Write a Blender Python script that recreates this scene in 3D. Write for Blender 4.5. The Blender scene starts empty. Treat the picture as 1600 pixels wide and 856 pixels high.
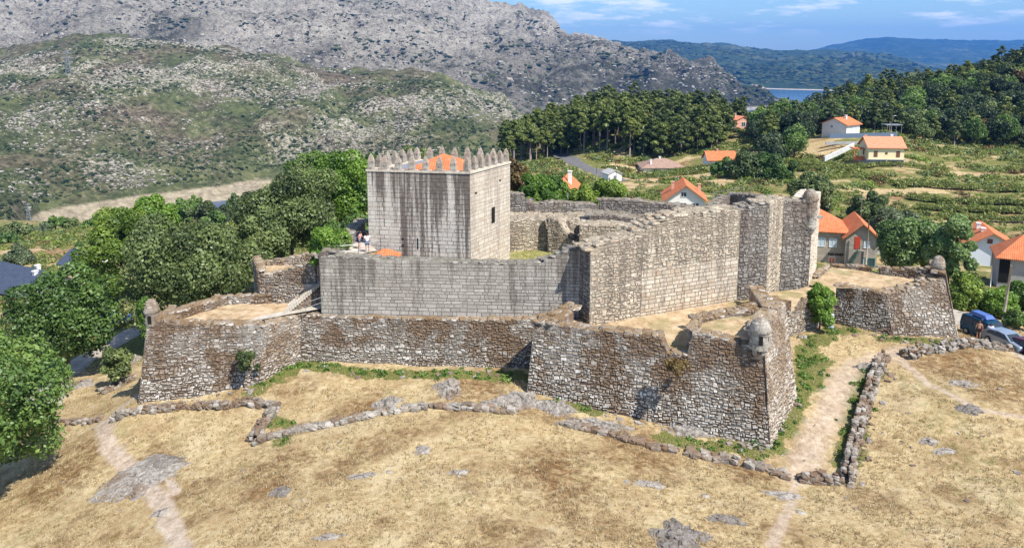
import bpy, bmesh, math, random
import numpy as np
from mathutils import Vector, Matrix
R = math.radians
sc = bpy.context.scene
COL = sc.collection
# ------------------------------------------------------------------ camera
CAMZ = 26.0; PITCH = 8.77; FPX = 1200.0
cam = bpy.data.cameras.new('camera'); camo = bpy.data.objects.new('camera', cam); COL.objects.link(camo)
camo.location = (0, 0, CAMZ); camo.rotation_euler = (R(90 - PITCH), 0, 0)
cam.sensor_width = 36; cam.lens = FPX / 1600 * 36; cam.shift_y = -(428 - 270) / 1600
cam.clip_start = 0.5; cam.clip_end = 60000
sc.camera = camo
# ------------------------------------------------------------------ light
SUN_EL, SUN_AZ = 54.0, -44.0            # azimuth from +x, counter-clockwise
sd = Vector((math.cos(R(SUN_EL)) * math.cos(R(SUN_AZ)), math.cos(R(SUN_EL)) * math.sin(R(SUN_AZ)), math.sin(R(SUN_EL))))
w = bpy.data.worlds.new('World'); sc.world = w; w.use_nodes = True
wn = w.node_tree.nodes; wl = w.node_tree.links; wn.clear()
sky = wn.new('ShaderNodeTexSky'); sky.sky_type = 'NISHITA'; sky.sun_disc = False
sky.sun_elevation = R(SUN_EL); sky.sun_rotation = R(90 - SUN_AZ); sky.altitude = 500; sky.air_density = 1.0; sky.dust_density = 0.3; sky.ozone_density = 2.5
bg = wn.new('ShaderNodeBackground'); bg.inputs[1].default_value = 0.115
out = wn.new('ShaderNodeOutputWorld')
tc = wn.new('ShaderNodeTexCoord')
mp = wn.new('ShaderNodeMapping'); mp.inputs['Scale'].default_value = (13, 13, 75); mp.inputs['Location'].default_value = (3.1, 1.7, 0.4)
wl.new(tc.outputs['Generated'], mp.inputs[0])
nz = wn.new('ShaderNodeTexNoise'); nz.inputs['Scale'].default_value = 1.0; nz.inputs['Detail'].default_value = 7; nz.inputs['Roughness'].default_value = 0.62
wl.new(mp.outputs[0], nz.inputs['Vector'])
cr = wn.new('ShaderNodeMapRange'); cr.inputs['From Min'].default_value = 0.515; cr.inputs['From Max'].default_value = 0.66
wl.new(nz.outputs['Fac'], cr.inputs['Value'])
sx = wn.new('ShaderNodeSeparateXYZ'); wl.new(tc.outputs['Generated'], sx.inputs[0])
m1 = wn.new('ShaderNodeMapRange'); m1.interpolation_type = 'SMOOTHSTEP'
m1.inputs['From Min'].default_value = 0.018; m1.inputs['From Max'].default_value = 0.04
wl.new(sx.outputs['Z'], m1.inputs['Value'])
mm = wn.new('ShaderNodeMath'); mm.operation = 'MULTIPLY'; wl.new(cr.outputs[0], mm.inputs[0]); wl.new(m1.outputs[0], mm.inputs[1])
mx = wn.new('ShaderNodeMix'); mx.data_type = 'RGBA'; mx.inputs['B'].default_value = (7.0, 7.2, 7.6, 1)
m9 = wn.new('ShaderNodeMath'); m9.operation = 'MULTIPLY'; m9.inputs[1].default_value = 0.8; wl.new(mm.outputs[0], m9.inputs[0])
hs = wn.new('ShaderNodeHueSaturation'); hs.inputs['Saturation'].default_value = 1.12; wl.new(sky.outputs[0], hs.inputs['Color'])
mh = wn.new('ShaderNodeMapRange'); mh.inputs['From Min'].default_value = 0.0; mh.inputs['From Max'].default_value = 0.30; wl.new(sx.outputs['Z'], mh.inputs['Value'])
ct = wn.new('ShaderNodeMix'); ct.data_type = 'RGBA'; ct.inputs['A'].default_value = (.52, .66, .81, 1); ct.inputs['B'].default_value = (1, 1, 1, 1); wl.new(mh.outputs[0], ct.inputs['Factor'])
cm = wn.new('ShaderNodeMix'); cm.data_type = 'RGBA'; cm.blend_type = 'MULTIPLY'; cm.inputs['Factor'].default_value = 1; wl.new(hs.outputs[0], cm.inputs['A']); wl.new(ct.outputs['Result'], cm.inputs['B'])
wl.new(m9.outputs[0], mx.inputs['Factor']); wl.new(cm.outputs['Result'], mx.inputs['A']); wl.new(mx.outputs['Result'], bg.inputs[0])
wl.new(bg.outputs[0], out.inputs[0])
sl = bpy.data.lights.new('sun', 'SUN'); sl.energy = 4.7; sl.angle = R(0.5); sl.color = (1, 0.94, 0.85)
so = bpy.data.objects.new('sun', sl); COL.objects.link(so); so.rotation_euler = sd.to_track_quat('Z', 'Y').to_euler()
sc.view_settings.view_transform = 'Standard'; sc.view_settings.look = 'None'; sc.view_settings.gamma = 1
sc.view_settings.exposure = 0.72; sc.view_settings.use_curve_mapping = False
sc.render.engine = 'CYCLES'; sc.cycles.use_denoising = True
sc.cycles.max_bounces = 5; sc.cycles.diffuse_bounces = 2; sc.cycles.glossy_bounces = 2; sc.cycles.transparent_max_bounces = 6; sc.cycles.transmission_bounces = 3; sc.cycles.volume_bounces = 0

# ------------------------------------------------------------------ helpers
rng = np.random.default_rng(7)
cP, sP = math.cos(R(PITCH)), math.sin(R(PITCH))
def ray(px, py):
    """tangents (x/y, z/y) of the line of sight the photograph has at a pixel"""
    u = (px - 800) / FPX; v = (270 - py) / FPX
    y = cP + v * sP; z = -sP + v * cP
    return u / y, z / y
def PY(px, py, Y):
    t, e = ray(px, py); return np.array((t * Y, Y, CAMZ + e * Y))
def PZ(px, py, z):
    t, e = ray(px, py); Y = (z - CAMZ) / e; return np.array((t * Y, Y, z))

_P = np.random.default_rng(11).permutation(512); _P = np.concatenate([_P, _P, _P])
_A = np.random.default_rng(12).random(512) * 2 * np.pi; _GX = np.cos(_A); _GY = np.sin(_A)
def perlin(x, y, seed=0):
    x = np.asarray(x, float) + seed * 17.31; y = np.asarray(y, float) + seed * 7.77
    xi = np.floor(x).astype(int); yi = np.floor(y).astype(int); xf = x - xi; yf = y - yi; xi &= 511; yi &= 511
    u = xf * xf * xf * (xf * (xf * 6 - 15) + 10); v = yf * yf * yf * (yf * (yf * 6 - 15) + 10)
    def g(a, b, fx, fy):
        h = _P[_P[(xi + a) & 511] + ((yi + b) & 511)]; return _GX[h] * fx + _GY[h] * fy
    n0 = g(0, 0, xf, yf) * (1 - u) + g(1, 0, xf - 1, yf) * u
    n1 = g(0, 1, xf, yf - 1) * (1 - u) + g(1, 1, xf - 1, yf - 1) * u
    return (n0 * (1 - v) + n1 * v) * 1.5
def fbm(x, y, oct=4, seed=0, rough=0.5):
    s = 0; a = 1; f = 1
    for i in range(oct):
        s = s + a * perlin(x * f, y * f, seed + i * 3); a *= rough; f *= 2.03
    return s
def ridged(x, y, oct=5, seed=0, rough=0.55):
    s = 0; a = 1; f = 1
    for i in range(oct):
        s = s + a * (1 - 2 * np.abs(perlin(x * f, y * f, seed + i * 5))); a *= rough; f *= 2.1
    return s
def sstep(a, b, x):
    t = np.clip((x - a) / (b - a), 0, 1); return t * t * (3 - 2 * t)

def tag(o, label=None, cat=None, group=None, kind=None):
    if label: o['label'] = label
    if cat: o['category'] = cat
    if group: o['group'] = group
    if kind: o['kind'] = kind
    return o
def empty(name, loc, rz=0, label=None, cat=None, group=None):
    o = bpy.data.objects.new(name, None); COL.objects.link(o); o.location = tuple(float(a) for a in loc); o.rotation_euler.z = rz
    o.empty_display_size = 0.2
    return tag(o, label, cat, group)
def mesh_np(name, V, F, mat=None, smooth=False, uv=None, col=None, midx=None):
    """V (n,3); F (m,k) array or list of lists; uv per vertex; col per vertex rgba named 'col'"""
    me = bpy.data.meshes.new(name); V = np.asarray(V, np.float32)
    if isinstance(F, np.ndarray):
        k = F.shape[1]; n = F.shape[0]; flat = F.astype(np.int32).ravel(); starts = np.arange(0, n * k, k, dtype=np.int32); tot = np.full(n, k, np.int32)
    else:
        tot = np.array([len(f) for f in F], np.int32); flat = np.concatenate([np.asarray(f, np.int32) for f in F]); starts = np.concatenate([[0], np.cumsum(tot)[:-1]]).astype(np.int32); n = len(F)
    me.vertices.add(len(V)); me.vertices.foreach_set('co', V.ravel())
    me.loops.add(len(flat)); me.loops.foreach_set('vertex_index', flat)
    me.polygons.add(n); me.polygons.foreach_set('loop_start', starts); me.polygons.foreach_set('loop_total', tot)
    me.polygons.foreach_set('use_smooth', np.full(n, bool(smooth)))
    for m in (mat if isinstance(mat, (list, tuple)) else [mat]):
        if m: me.materials.append(m)
    if midx is not None: me.polygons.foreach_set('material_index', np.asarray(midx, np.int32))
    if uv is not None:
        l = me.uv_layers.new(name='UVMap'); l.data.foreach_set('uv', np.asarray(uv, np.float32)[flat].ravel())
    if col is not None:
        a = me.color_attributes.new('col', 'FLOAT_COLOR', 'POINT'); a.data.foreach_set('color', np.asarray(col, np.float32).ravel())
    me.update(calc_edges=True); me.validate()
    return me
def link(name, me, parent=None, loc=None, rz=None):
    o = bpy.data.objects.new(name, me); COL.objects.link(o)
    if parent: o.parent = parent
    if loc is not None: o.location = tuple(float(a) for a in loc)
    if rz is not None: o.rotation_euler.z = rz
    return o
class MB:
    """collects boxes, prisms, tubes; builds one mesh object"""
    def __init__(s): s.V = []; s.F = []; s.n = 0; s.C = []
    def add(s, V, F, c=None):
        V = np.asarray(V, float).reshape(-1, 3); s.V.append(V); s.F += [[i + s.n for i in f] for f in F]; s.n += len(V)
        s.C.append(np.tile(np.array(c if c is not None else (0.5, 0.5, 0.5, 1), float), (len(V), 1))); return s
    def box(s, x0, x1, y0, y1, z0, z1, c=None):
        V = [(x0, y0, z0), (x1, y0, z0), (x1, y1, z0), (x0, y1, z0), (x0, y0, z1), (x1, y0, z1), (x1, y1, z1), (x0, y1, z1)]
        return s.add(V, [(0, 3, 2, 1), (4, 5, 6, 7), (0, 1, 5, 4), (1, 2, 6, 5), (2, 3, 7, 6), (3, 0, 4, 7)], c)
    def tube(s, pts, rad, n=6, c=None, cap=True):
        pts = [Vector([float(a) for a in p]) for p in pts]; rad = rad if hasattr(rad, '__len__') else [rad] * len(pts); V = []; F = []
        up = Vector((0, 0, 1))
        for i, p in enumerate(pts):
            d = (pts[min(i + 1, len(pts) - 1)] - pts[max(i - 1, 0)]).normalized()
            a = d.cross(up if abs(d.z) < .95 else Vector((1, 0, 0))).normalized(); b = d.cross(a)
            for k in range(n):
                t = 2 * math.pi * k / n; V.append(p + (a * math.cos(t) + b * math.sin(t)) * rad[i])
        for i in range(len(pts) - 1):
            for k in range(n): F.append((i * n + k, i * n + (k + 1) % n, (i + 1) * n + (k + 1) % n, (i + 1) * n + k))
        if cap: F += [tuple(range(n)), tuple(range((len(pts) - 1) * n, len(pts) * n))[::-1]]
        return s.add([tuple(v) for v in V], F, c)
    def lathe(s, prof, c0=(0, 0, 0), n=16, c=None, jit=0, a0=0, a1=2 * math.pi):
        V = []; F = []; m = len(prof); full = abs(a1 - a0 - 2 * math.pi) < 1e-6; nn = n if full else n + 1
        for k in range(nn):
            t = a0 + (a1 - a0) * k / n
            for (r, z) in prof:
                q = 1 + (rng.random() - .5) * jit
                V.append((c0[0] + math.cos(t) * r * q, c0[1] + math.sin(t) * r * q, c0[2] + z))
        for k in range(n):
            k2 = (k + 1) % nn
            for j in range(m - 1): F.append((k * m + j, k2 * m + j, k2 * m + j + 1, k * m + j + 1))
        return s.add(V, F, c)
    def build(s, name, mat, parent=None, loc=None, rz=None, smooth=False):
        me = mesh_np(name, np.concatenate(s.V), s.F, mat, smooth, col=np.concatenate(s.C)); return link(name, me, parent, loc, rz)

# node-material helper
class NT:
    def __init__(s, name):
        s.m = bpy.data.materials.new(name); s.m.use_nodes = True; s.t = s.m.node_tree; s.t.nodes.clear()
        s.o = s.t.nodes.new('ShaderNodeOutputMaterial')
    def n(s, ty, ins=None, **kw):
        nd = s.t.nodes.new(ty)
        for k, v in kw.items(): setattr(nd, k, v)
        for k, v in (ins or {}).items():
            sock = nd.inputs[k]
            if isinstance(v, bpy.types.NodeSocket): s.t.links.new(v, sock)
            else: sock.default_value = v
        return nd
    def coord(s, which='Object'): return s.n('ShaderNodeTexCoord').outputs[which]
    def attr(s, name='col'): return s.n('ShaderNodeAttribute', attribute_name=name)
    def scale(s, v, sc3, loc=(0, 0, 0), rot=(0, 0, 0)): return s.n('ShaderNodeMapping', {'Vector': v, 'Scale': sc3, 'Location': loc, 'Rotation': rot}).outputs[0]
    def noise(s, v, scale, detail=4, rough=.55, dist=0): return s.n('ShaderNodeTexNoise', {'Vector': v, 'Scale': scale, 'Detail': detail, 'Roughness': rough, 'Distortion': dist}).outputs['Fac']
    def mr(s, v, a, b, c=0., d=1., smooth=False):
        nd = s.n('ShaderNodeMapRange', {'Value': v, 'From Min': a, 'From Max': b, 'To Min': c, 'To Max': d}); 
        if smooth: nd.interpolation_type = 'SMOOTHSTEP'
        return nd.outputs[0]
    def math(s, op, a, b=0.0, c=0.0): return s.n('ShaderNodeMath', {0: a, 1: b, 2: c}, operation=op).outputs[0]
    def mix(s, f, a, b, mode='MIX'):
        nd = s.n('ShaderNodeMix', data_type='RGBA', blend_type=mode)
        for k, v in (('Factor', f), ('A', a), ('B', b)):
            sock = nd.inputs[k]
            if k != 'Factor': sock = [q for q in nd.inputs if q.name == k and q.type == 'RGBA'][0]
            else: sock = nd.inputs[0]
            if isinstance(v, bpy.types.NodeSocket): s.t.links.new(v, sock)
            else: sock.default_value = v if k == 'Factor' else ((*v, 1) if len(v) == 3 else v)
        return [q for q in nd.outputs if q.type == 'RGBA'][0]
    def ramp(s, f, stops, interp='LINEAR'):
        nd = s.n('ShaderNodeValToRGB', {0: f}); r = nd.color_ramp; r.interpolation = interp
        while len(r.elements) < len(stops): r.elements.new(0.5)
        for e, (p, c) in zip(r.elements, stops): e.position = p; e.color = (*c, 1)
        return nd.outputs[0]
    def sep(s, c): return s.n('ShaderNodeSeparateColor', {0: c}).outputs
    def bump(s, h, strength=.5, dist=.1): return s.n('ShaderNodeBump', {'Height': h, 'Strength': strength, 'Distance': dist}).outputs[0]
    def done(s, col, rough=.9, normal=None, spec=.2, metal=0, **kw):
        ins = {'Base Color': col if isinstance(col, bpy.types.NodeSocket) else (*col, 1), 'Roughness': rough, 'Specular IOR Level': spec, 'Metallic': metal}
        if normal is not None: ins['Normal'] = normal
        ins.update(kw); b = s.n('ShaderNodeBsdfPrincipled', ins); s.t.links.new(b.outputs[0], s.o.inputs[0]); return s.m
def plain(name, col, rough=.7, var=.12, sc_=3.0, metal=0, spec=.3, bump=0.0):
    t = NT(name); v = t.coord(); n = t.noise(v, sc_, 5, .6)
    c = t.mix(t.mr(n, .3, .7), tuple(a * (1 - var) for a in col), tuple(min(1, a * (1 + var)) for a in col))
    return t.done(c, rough, t.bump(n, bump, .02) if bump else None, spec, metal)
# ------------------------------------------------------------------ terrain height from surveyed points
ctrl = []
def cz(px, py, z): ctrl.append(PZ(px, py, z))
def cy(px, py, Y): ctrl.append(PY(px, py, Y))
def cxyz(px, Y, z):
    t, _ = ray(px, 400); ctrl.append(np.array((t * Y, Y, z)))
for a in [(0,850,-4.5),(200,856,-2.5),(400,856,-.6),(800,856,.6),(1200,856,0),(1600,856,-.3),(-300,856,-6),(1900,856,-1),
          (0,760,-5),(200,745,-2.6),(400,750,-.9),(800,750,.4),(1100,780,-.4),(1240,750,-1.5),(1600,700,-.5),
          (650,645,.3),(480,670,-.6),(300,645,-1.4),(160,655,-3),(215,625,-1.3),(395,603,-.3),(470,565,.2),(650,582,.1),(830,610,.2),(820,640,.1),
          (950,655,-.4),(1090,690,-1),(1205,697,-1.2),(1246,623,-.1),(1238,538,.5),(1300,510,.6),(1395,528,.4),(1497,530,.2),(1450,560,.2),
          (1385,560,.2),(1600,552,-.9),(1335,745,-1.5),(1370,620,-.4),(1500,620,.2),(1600,620,-.2),(1560,565,-.1),(1900,600,-.5),
          (100,600,-5),(150,560,-5.6),(210,515,-5.8),(30,600,-6.5),(190,580,-4.5),(90,640,-4.6)]: cz(*a)
for a in [(1545,528,71.5),(1573,537,69),(1640,522,76),(1545,470,92),(1590,450,98),(1315,412,118),(1545,414,120),(1440,400,120),(1500,340,150),(1450,300,175),(1560,270,200),(1460,270,200),
          (1380,260,200),(1328,212,235),(1500,225,240),(1600,235,240),(1250,250,220),(1200,200,300),(1250,330,150),(1160,330,150),
          (1065,327,154),(930,262,230),(1000,275,220),(880,245,280),(1180,280,190),(1100,290,180),(950,235,270),(1035,270,240),(1127,252,230),(1160,205,290),
          (20,450,110),(0,400,170),(100,400,180),(60,380,200),(260,352,250),(330,350,250),(-200,420,160)]: cy(*a)
for a in [(290,85,-6),(440,100,-5),(560,100,-3),(700,100,0),(870,110,1),(1000,120,0),(700,150,-8),(520,180,-14),(400,200,-20),(700,230,-14),
          (1000,330,-2.5),(850,330,-11),(1130,330,-8),(920,330,-4),(800,300,-14),(760,360,-25),(1200,330,-10),
          (1600,330,22.5),(1500,340,12),(1400,340,8),(1300,340,4.5),(1235,330,-7),(1900,330,26),(1900,240,8),(1900,120,-4),(2300,200,0),
          (1600,450,12),(1400,450,0),(1200,450,-45),(1000,450,-30),(800,450,-50),(500,450,-75),(200,420,-70),(-100,400,-60),(-400,300,-40),(-400,100,-12),(-600,60,-8),(2300,60,-1),
          (200,640,-122),(0,560,-118),(400,700,-135),(800,700,-135),(1200,700,-110),(1600,700,-60),(-300,550,-110),(2200,500,10),(2200,700,-40),
          (0,900,-145),(800,900,-145),(1600,900,-120),(-600,900,-145),(2300,900,-100)]: cxyz(*a)
# around and under the eye
for a in [(0,5,1),(-30,5,-3),(30,5,-.5),(0,22,.8),(-20,20,-2),(20,20,.2),(60,30,-.5),(-60,30,-8),(0,-40,1)]: ctrl.append(np.array(a, float))
CT = np.array(ctrl)
_d = np.linalg.norm(CT[:, None, :2] - CT[None, :, :2], axis=2)
_S = 40.0
def _phi(r): return np.sqrt(r * r + 4.0) / _S
_n = len(CT); _M = np.zeros((_n + 3, _n + 3)); _M[:_n, :_n] = _phi(_d) + np.eye(_n) * 1e-3
_M[:_n, _n] = 1; _M[:_n, _n + 1:] = CT[:, :2] / 100; _M[_n, :_n] = 1; _M[_n + 1:, :_n] = CT[:, :2].T / 100
_W = np.linalg.solve(_M, np.concatenate([CT[:, 2], np.zeros(3)]))
def ground_z(x, y):
    x = np.atleast_1d(np.asarray(x, float)); y = np.atleast_1d(np.asarray(y, float)); sh = x.shape; x = x.ravel(); y = y.ravel(); z = np.empty_like(x)
    for i in range(0, len(x), 60000):
        xs, ys = x[i:i + 60000], y[i:i + 60000]
        r = np.hypot(xs[:, None] - CT[None, :, 0], ys[:, None] - CT[None, :, 1])
        z[i:i + 60000] = _phi(r) @ _W[:_n] + _W[_n] + (xs * _W[_n + 1] + ys * _W[_n + 2]) / 100
    rr = np.hypot(x, y)
    z = z * (1 - sstep(650, 900, rr)) + -146 * sstep(650, 900, rr)
    a = np.clip(rr / 60, .4, 6)
    z = z + fbm(x / 7, y / 7, 3, 3) * .16 + fbm(x / 1.3, y / 1.3, 3, 9) * .045 * (rr < 200) + fbm(x / 40, y / 40, 3, 5) * .9 * sstep(75, 200, rr)
    return z.reshape(sh)
def gz(x, y): return float(ground_z([x], [y])[0])
_Ys = np.concatenate([np.arange(12, 120, .25), np.arange(120, 900, 1.0)])
def hit(px, py):
    t, e = ray(px, py); z = ground_z(t * _Ys, _Ys); d = (CAMZ + e * _Ys) - z
    k = np.argmax(d < 0)
    if d[k] >= 0: k = len(_Ys) - 1
    f = d[k - 1] / (d[k - 1] - d[k]) if k > 0 else 0
    Y = _Ys[k - 1] + f * (_Ys[k] - _Ys[k - 1]); return np.array((t * Y, Y, gz(t * Y, Y)))
def hits(pts): return [hit(*p) for p in pts]
def seg_dist(x, y, poly):
    d = np.full(x.shape, 1e9)
    for (a, b) in zip(poly[:-1], poly[1:]):
        ax, ay = a[0], a[1]; bx, by = b[0] - ax, b[1] - ay; L = bx * bx + by * by + 1e-9
        t = np.clip(((x - ax) * bx + (y - ay) * by) / L, 0, 1); d = np.minimum(d, np.hypot(x - ax - t * bx, y - ay - t * by))
    return d
# ground sheet: polar grid, fine close by, reaching the horizon
ta = np.tan(np.linspace(R(-52), R(52), 1150))
rr = np.concatenate([np.linspace(2, 30, 24), np.geomspace(30.3, 95, 520), np.geomspace(95.8, 420, 260), np.geomspace(425, 14000, 70)])
TT, YY = np.meshgrid(ta, rr); XX = TT * YY
ZZ = ground_z(XX, YY)
def gridfaces(nr, nc):
    i = np.arange(nr * nc).reshape(nr, nc); return np.stack([i[:-1, :-1], i[:-1, 1:], i[1:, 1:], i[1:, :-1]], -1).reshape(-1, 4)
path_right = hits([(1420,548),(1370,562),(1320,585),(1300,640),(1268,700),(1244,748)])
path_r2 = hits([(1244,748),(1232,800),(1205,850)])
path_r3 = hits([(1405,560),(1450,600),(1530,640),(1610,655)])
path_left = hits([(222,612),(185,640),(160,660),(172,700),(205,735),(250,780),(285,856)])
near = YY < 95
mask = np.zeros((4,) + XX.shape); xs, ys = XX[near], YY[near]
nzz = fbm(xs / 1.5, ys / 1.5, 3, 21) * .5 + fbm(xs / .35, ys / .35, 2, 4) * .35
P_ = np.zeros(xs.shape)
for pl, wd in ((path_right, 1.7), (path_r2, .55), (path_r3, .6), (path_left, .78), (hits([(200,742),(262,740),(276,770)]), .4)):
    kf_ = 1.0 if (pl is path_left or wd == .4) else .66
    P_ = np.maximum(P_, kf_ - kf_ * sstep(wd * .15, wd * 1.4, seg_dist(xs, ys, pl) + nzz * wd * .4))
greens = [([(395,612),(470,570),(560,582),(650,586),(820,588)], .9), ([(865,634),(935,640)], .9), ([(1040,684),(1130,700),(1205,702),(1225,668),(1247,625)], .8),
          ([(1250,625),(1260,580),(1256,545),(1300,516),(1330,514)], .9), ([(1380,530),(1440,533),(1490,536)], .8), ([(1325,720),(1338,640),(1350,590),(1368,575)], .9), ([(425,655),(455,668),(440,690)], .6), ([(1262,600),(1275,560)], 1.2)]
G_ = np.zeros(xs.shape)
for pl, wd in greens: G_ = np.maximum(G_, 1 - sstep(wd * .3, wd * 1.6, seg_dist(xs, ys, hits(pl)) + nzz * wd * 1.1))
lg = hits([(1450,600),(1480,680),(1600,790)]); G_ = np.maximum(G_, .35 * (1 - sstep(1, 6, seg_dist(xs, ys, lg) + nzz * 3)))
G_ = np.maximum(G_, sstep(66, 80, ys) * .8 * (xs < -12)); G_ = np.maximum(G_, .25 * sstep(-16, -24, xs))
B_ = sstep(.05, .6, fbm(xs / 5, ys / 5, 3, 31)) * .7
for c, r_ in (((1520,580), 7), ((1120,650), 3), ((860,740), 3.5), ((1000,700), 4), ((420,740), 3), ((1430,560), 3), ((1170,735), 2.5), ((100,740), 4), ((560,640), 2.0), ((740,600), 4)):
    q = hit(*c); B_ = np.maximum(B_, .95 * (1 - sstep(.3, 1, (np.hypot(xs - q[0], (ys - q[1]) * .7) + nzz * 2) / r_)))
mask[0][near] = P_; mask[1][near] = G_; mask[2][near] = B_; mask[3] = 1
far = ~near; xs, ys = XX[far], YY[far]
mask[1][far] = .95; n2 = fbm(xs / 22, ys / 9, 4, 41)
mask[2][far] = sstep(-.1, .5, n2)
blob = np.zeros(xs.shape)
for c, rx, ry in (((1500,272), 16, 3), ((1415,300), 14, 3.5), ((1380,305), 6, 4), ((1250,228), 13, 6), ((1285,236), 7, 5), ((1060,280), 14, 12), ((1130,285), 6, 8), ((985,262), 10, 8), ((1585,345), 9, 3), ((60,395), 30, 10), ((1600,210), 8, 5), ((990,290), 9, 6), ((10,420), 20, 6)):
    q = hit(*c); blob = np.maximum(blob, 1 - sstep(.5, 1.1, np.hypot((xs - q[0]) / rx, (ys - q[1]) / ry) + fbm(xs / 5, ys / 3, 3, 8) * .35))
mask[1][far] = np.clip(.58 + .5 * fbm(xs / 9, ys / 4, 4, 14) + .25 * sstep(320, 420, ys) - blob, 0, 1)

gt = NT('dry_grass_ground'); v = gt.coord(); a = gt.attr('col'); s = gt.sep(a.outputs['Color'])
n1 = gt.noise(v, .35, 5, .6); n2_ = gt.noise(v, 2.2, 6, .7); n3 = gt.noise(v, 11, 4, .7); n4 = gt.noise(v, 1.0, 5, .75, .8)
straw = gt.ramp(gt.math('ADD', gt.math('MULTIPLY', n2_, .55), gt.math('MULTIPLY', n3, .45)), [(.34, (.17, .105, .05)), (.43, (.34, .24, .118)), (.52, (.49, .378, .205)), (.64, (.62, .525, .34))])
straw = gt.mix(gt.mr(n1, .45, .66, 0, .6), straw, (.33, .225, .115)); straw = gt.mix(gt.mr(gt.noise(v, .22, 4, .6), .52, .64, 0, .55), straw, (.58, .48, .30)); straw = gt.mix(gt.mr(gt.noise(v, .6, 5, .7, .5), .56, .66, 0, .35), straw, (.22, .22, .08))
brown = gt.ramp(n2_, [(.3, (.07, .038, .018)), (.5, (.17, .095, .04)), (.7, (.33, .20, .09))])
fB = gt.math('MULTIPLY', s[2], gt.mr(n4, .34, .56)); c = gt.mix(fB, straw, brown)
grn = gt.ramp(n3, [(.36, (.04, .055, .015)), (.46, (.10, .12, .03)), (.54, (.18, .18, .055)), (.66, (.32, .27, .12))])
fG = gt.mr(gt.math('ADD', s[1], gt.math('MULTIPLY', n4, .9)), .75, 1.05); 
near_grn = grn
c = gt.mix(fG, c, near_grn)
dust = gt.ramp(n2_, [(.34, (.36, .27, .20)), (.52, (.50, .40, .305)), (.66, (.60, .51, .41))])
c = gt.mix(gt.mr(gt.math('ADD', s[0], gt.math('MULTIPLY', n4, .35)), .45, .95), c, dust)
gm = gt.done(c, .95, gt.bump(gt.math('ADD', n3, n2_), .9, .12), .1)
me = mesh_np('ground', np.stack([XX, YY, ZZ], -1).reshape(-1, 3), gridfaces(*XX.shape), gm, True, col=mask.reshape(4, -1).T)
tag(link('ground', me), 'dry straw hillside ground falling away to the village and valley', None, None, 'structure')

# ------------------------------------------------------------------ roads
def ribbon(name, pts, wd, mat, label, lift=.06, step=1.5, kind='structure'):
    pts = np.array([p[:2] for p in pts]); L = np.concatenate([[0], np.cumsum(np.linalg.norm(np.diff(pts, axis=0), axis=1))])
    s_ = np.arange(0, L[-1], step); x = np.interp(s_, L, pts[:, 0]); y = np.interp(s_, L, pts[:, 1])
    for _ in range(3): x[1:-1] = (x[:-2] + x[1:-1] * 2 + x[2:]) / 4; y[1:-1] = (y[:-2] + y[1:-1] * 2 + y[2:]) / 4
    dx = np.gradient(x); dy = np.gradient(y); l = np.hypot(dx, dy); nx, ny = -dy / l, dx / l
    ks = np.linspace(-.5, .5, 7); X = x[:, None] + nx[:, None] * ks * wd; Y = y[:, None] + ny[:, None] * ks * wd
    Z = ground_z(X, Y); Z = np.maximum(Z, Z.mean(1, keepdims=True)) + lift; Z[:, [0, -1]] -= .25
    o = link(name, mesh_np(name, np.stack([X, Y, Z], -1).reshape(-1, 3), gridfaces(*X.shape), mat, True)); return tag(o, label, None, None, kind)
rt = NT('gravel_road'); v = rt.coord(); n = rt.noise(v, 1.2, 6, .7); road_m = rt.done(rt.ramp(n, [(.3, (.26, .22, .18)), (.6, (.42, .37, .31)), (.8, (.5, .45, .38))]), .95, rt.bump(n, .5, .05), .1)
at = NT('asphalt_road'); v = at.coord(); n = at.noise(v, .6, 6, .7); asph_m = at.done(at.ramp(n, [(.3, (.10, .10, .10)), (.7, (.18, .175, .17))]), .9, None, .1)
ribbon('gravel_road', hits([(70,640),(95,592),(125,566),(175,538),(225,508),(262,486)]), 3.4, road_m, 'pale gravel lane passing below the left bastion')
ribbon('village_road', hits([(872,236),(895,250),(930,266),(972,284)]), 6.5, asph_m, 'grey road climbing out of the pine wood')
ribbon('parking_road', hits([(1440,478),(1490,492),(1530,512),(1580,540),(1700,600)]), 5.5, road_m, 'road beside the parked cars')

# ------------------------------------------------------------------ water
wt = NT('reservoir_water'); v = wt.coord(); n = wt.noise(v, .12, 3, .5)
wm = wt.done((.01, .06, .15), .2, wt.bump(n, .15, .3), .5)
WZ = -125.0
me = mesh_np('reservoir_water', [(-9000, 300, WZ), (9000, 300, WZ), (9000, 14000, WZ), (-9000, 14000, WZ)], [[0, 1, 2, 3]], wm)
tag(link('reservoir_water', me), 'blue reservoir filling the valley below', None, None, 'structure')

HILLS = {}
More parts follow.
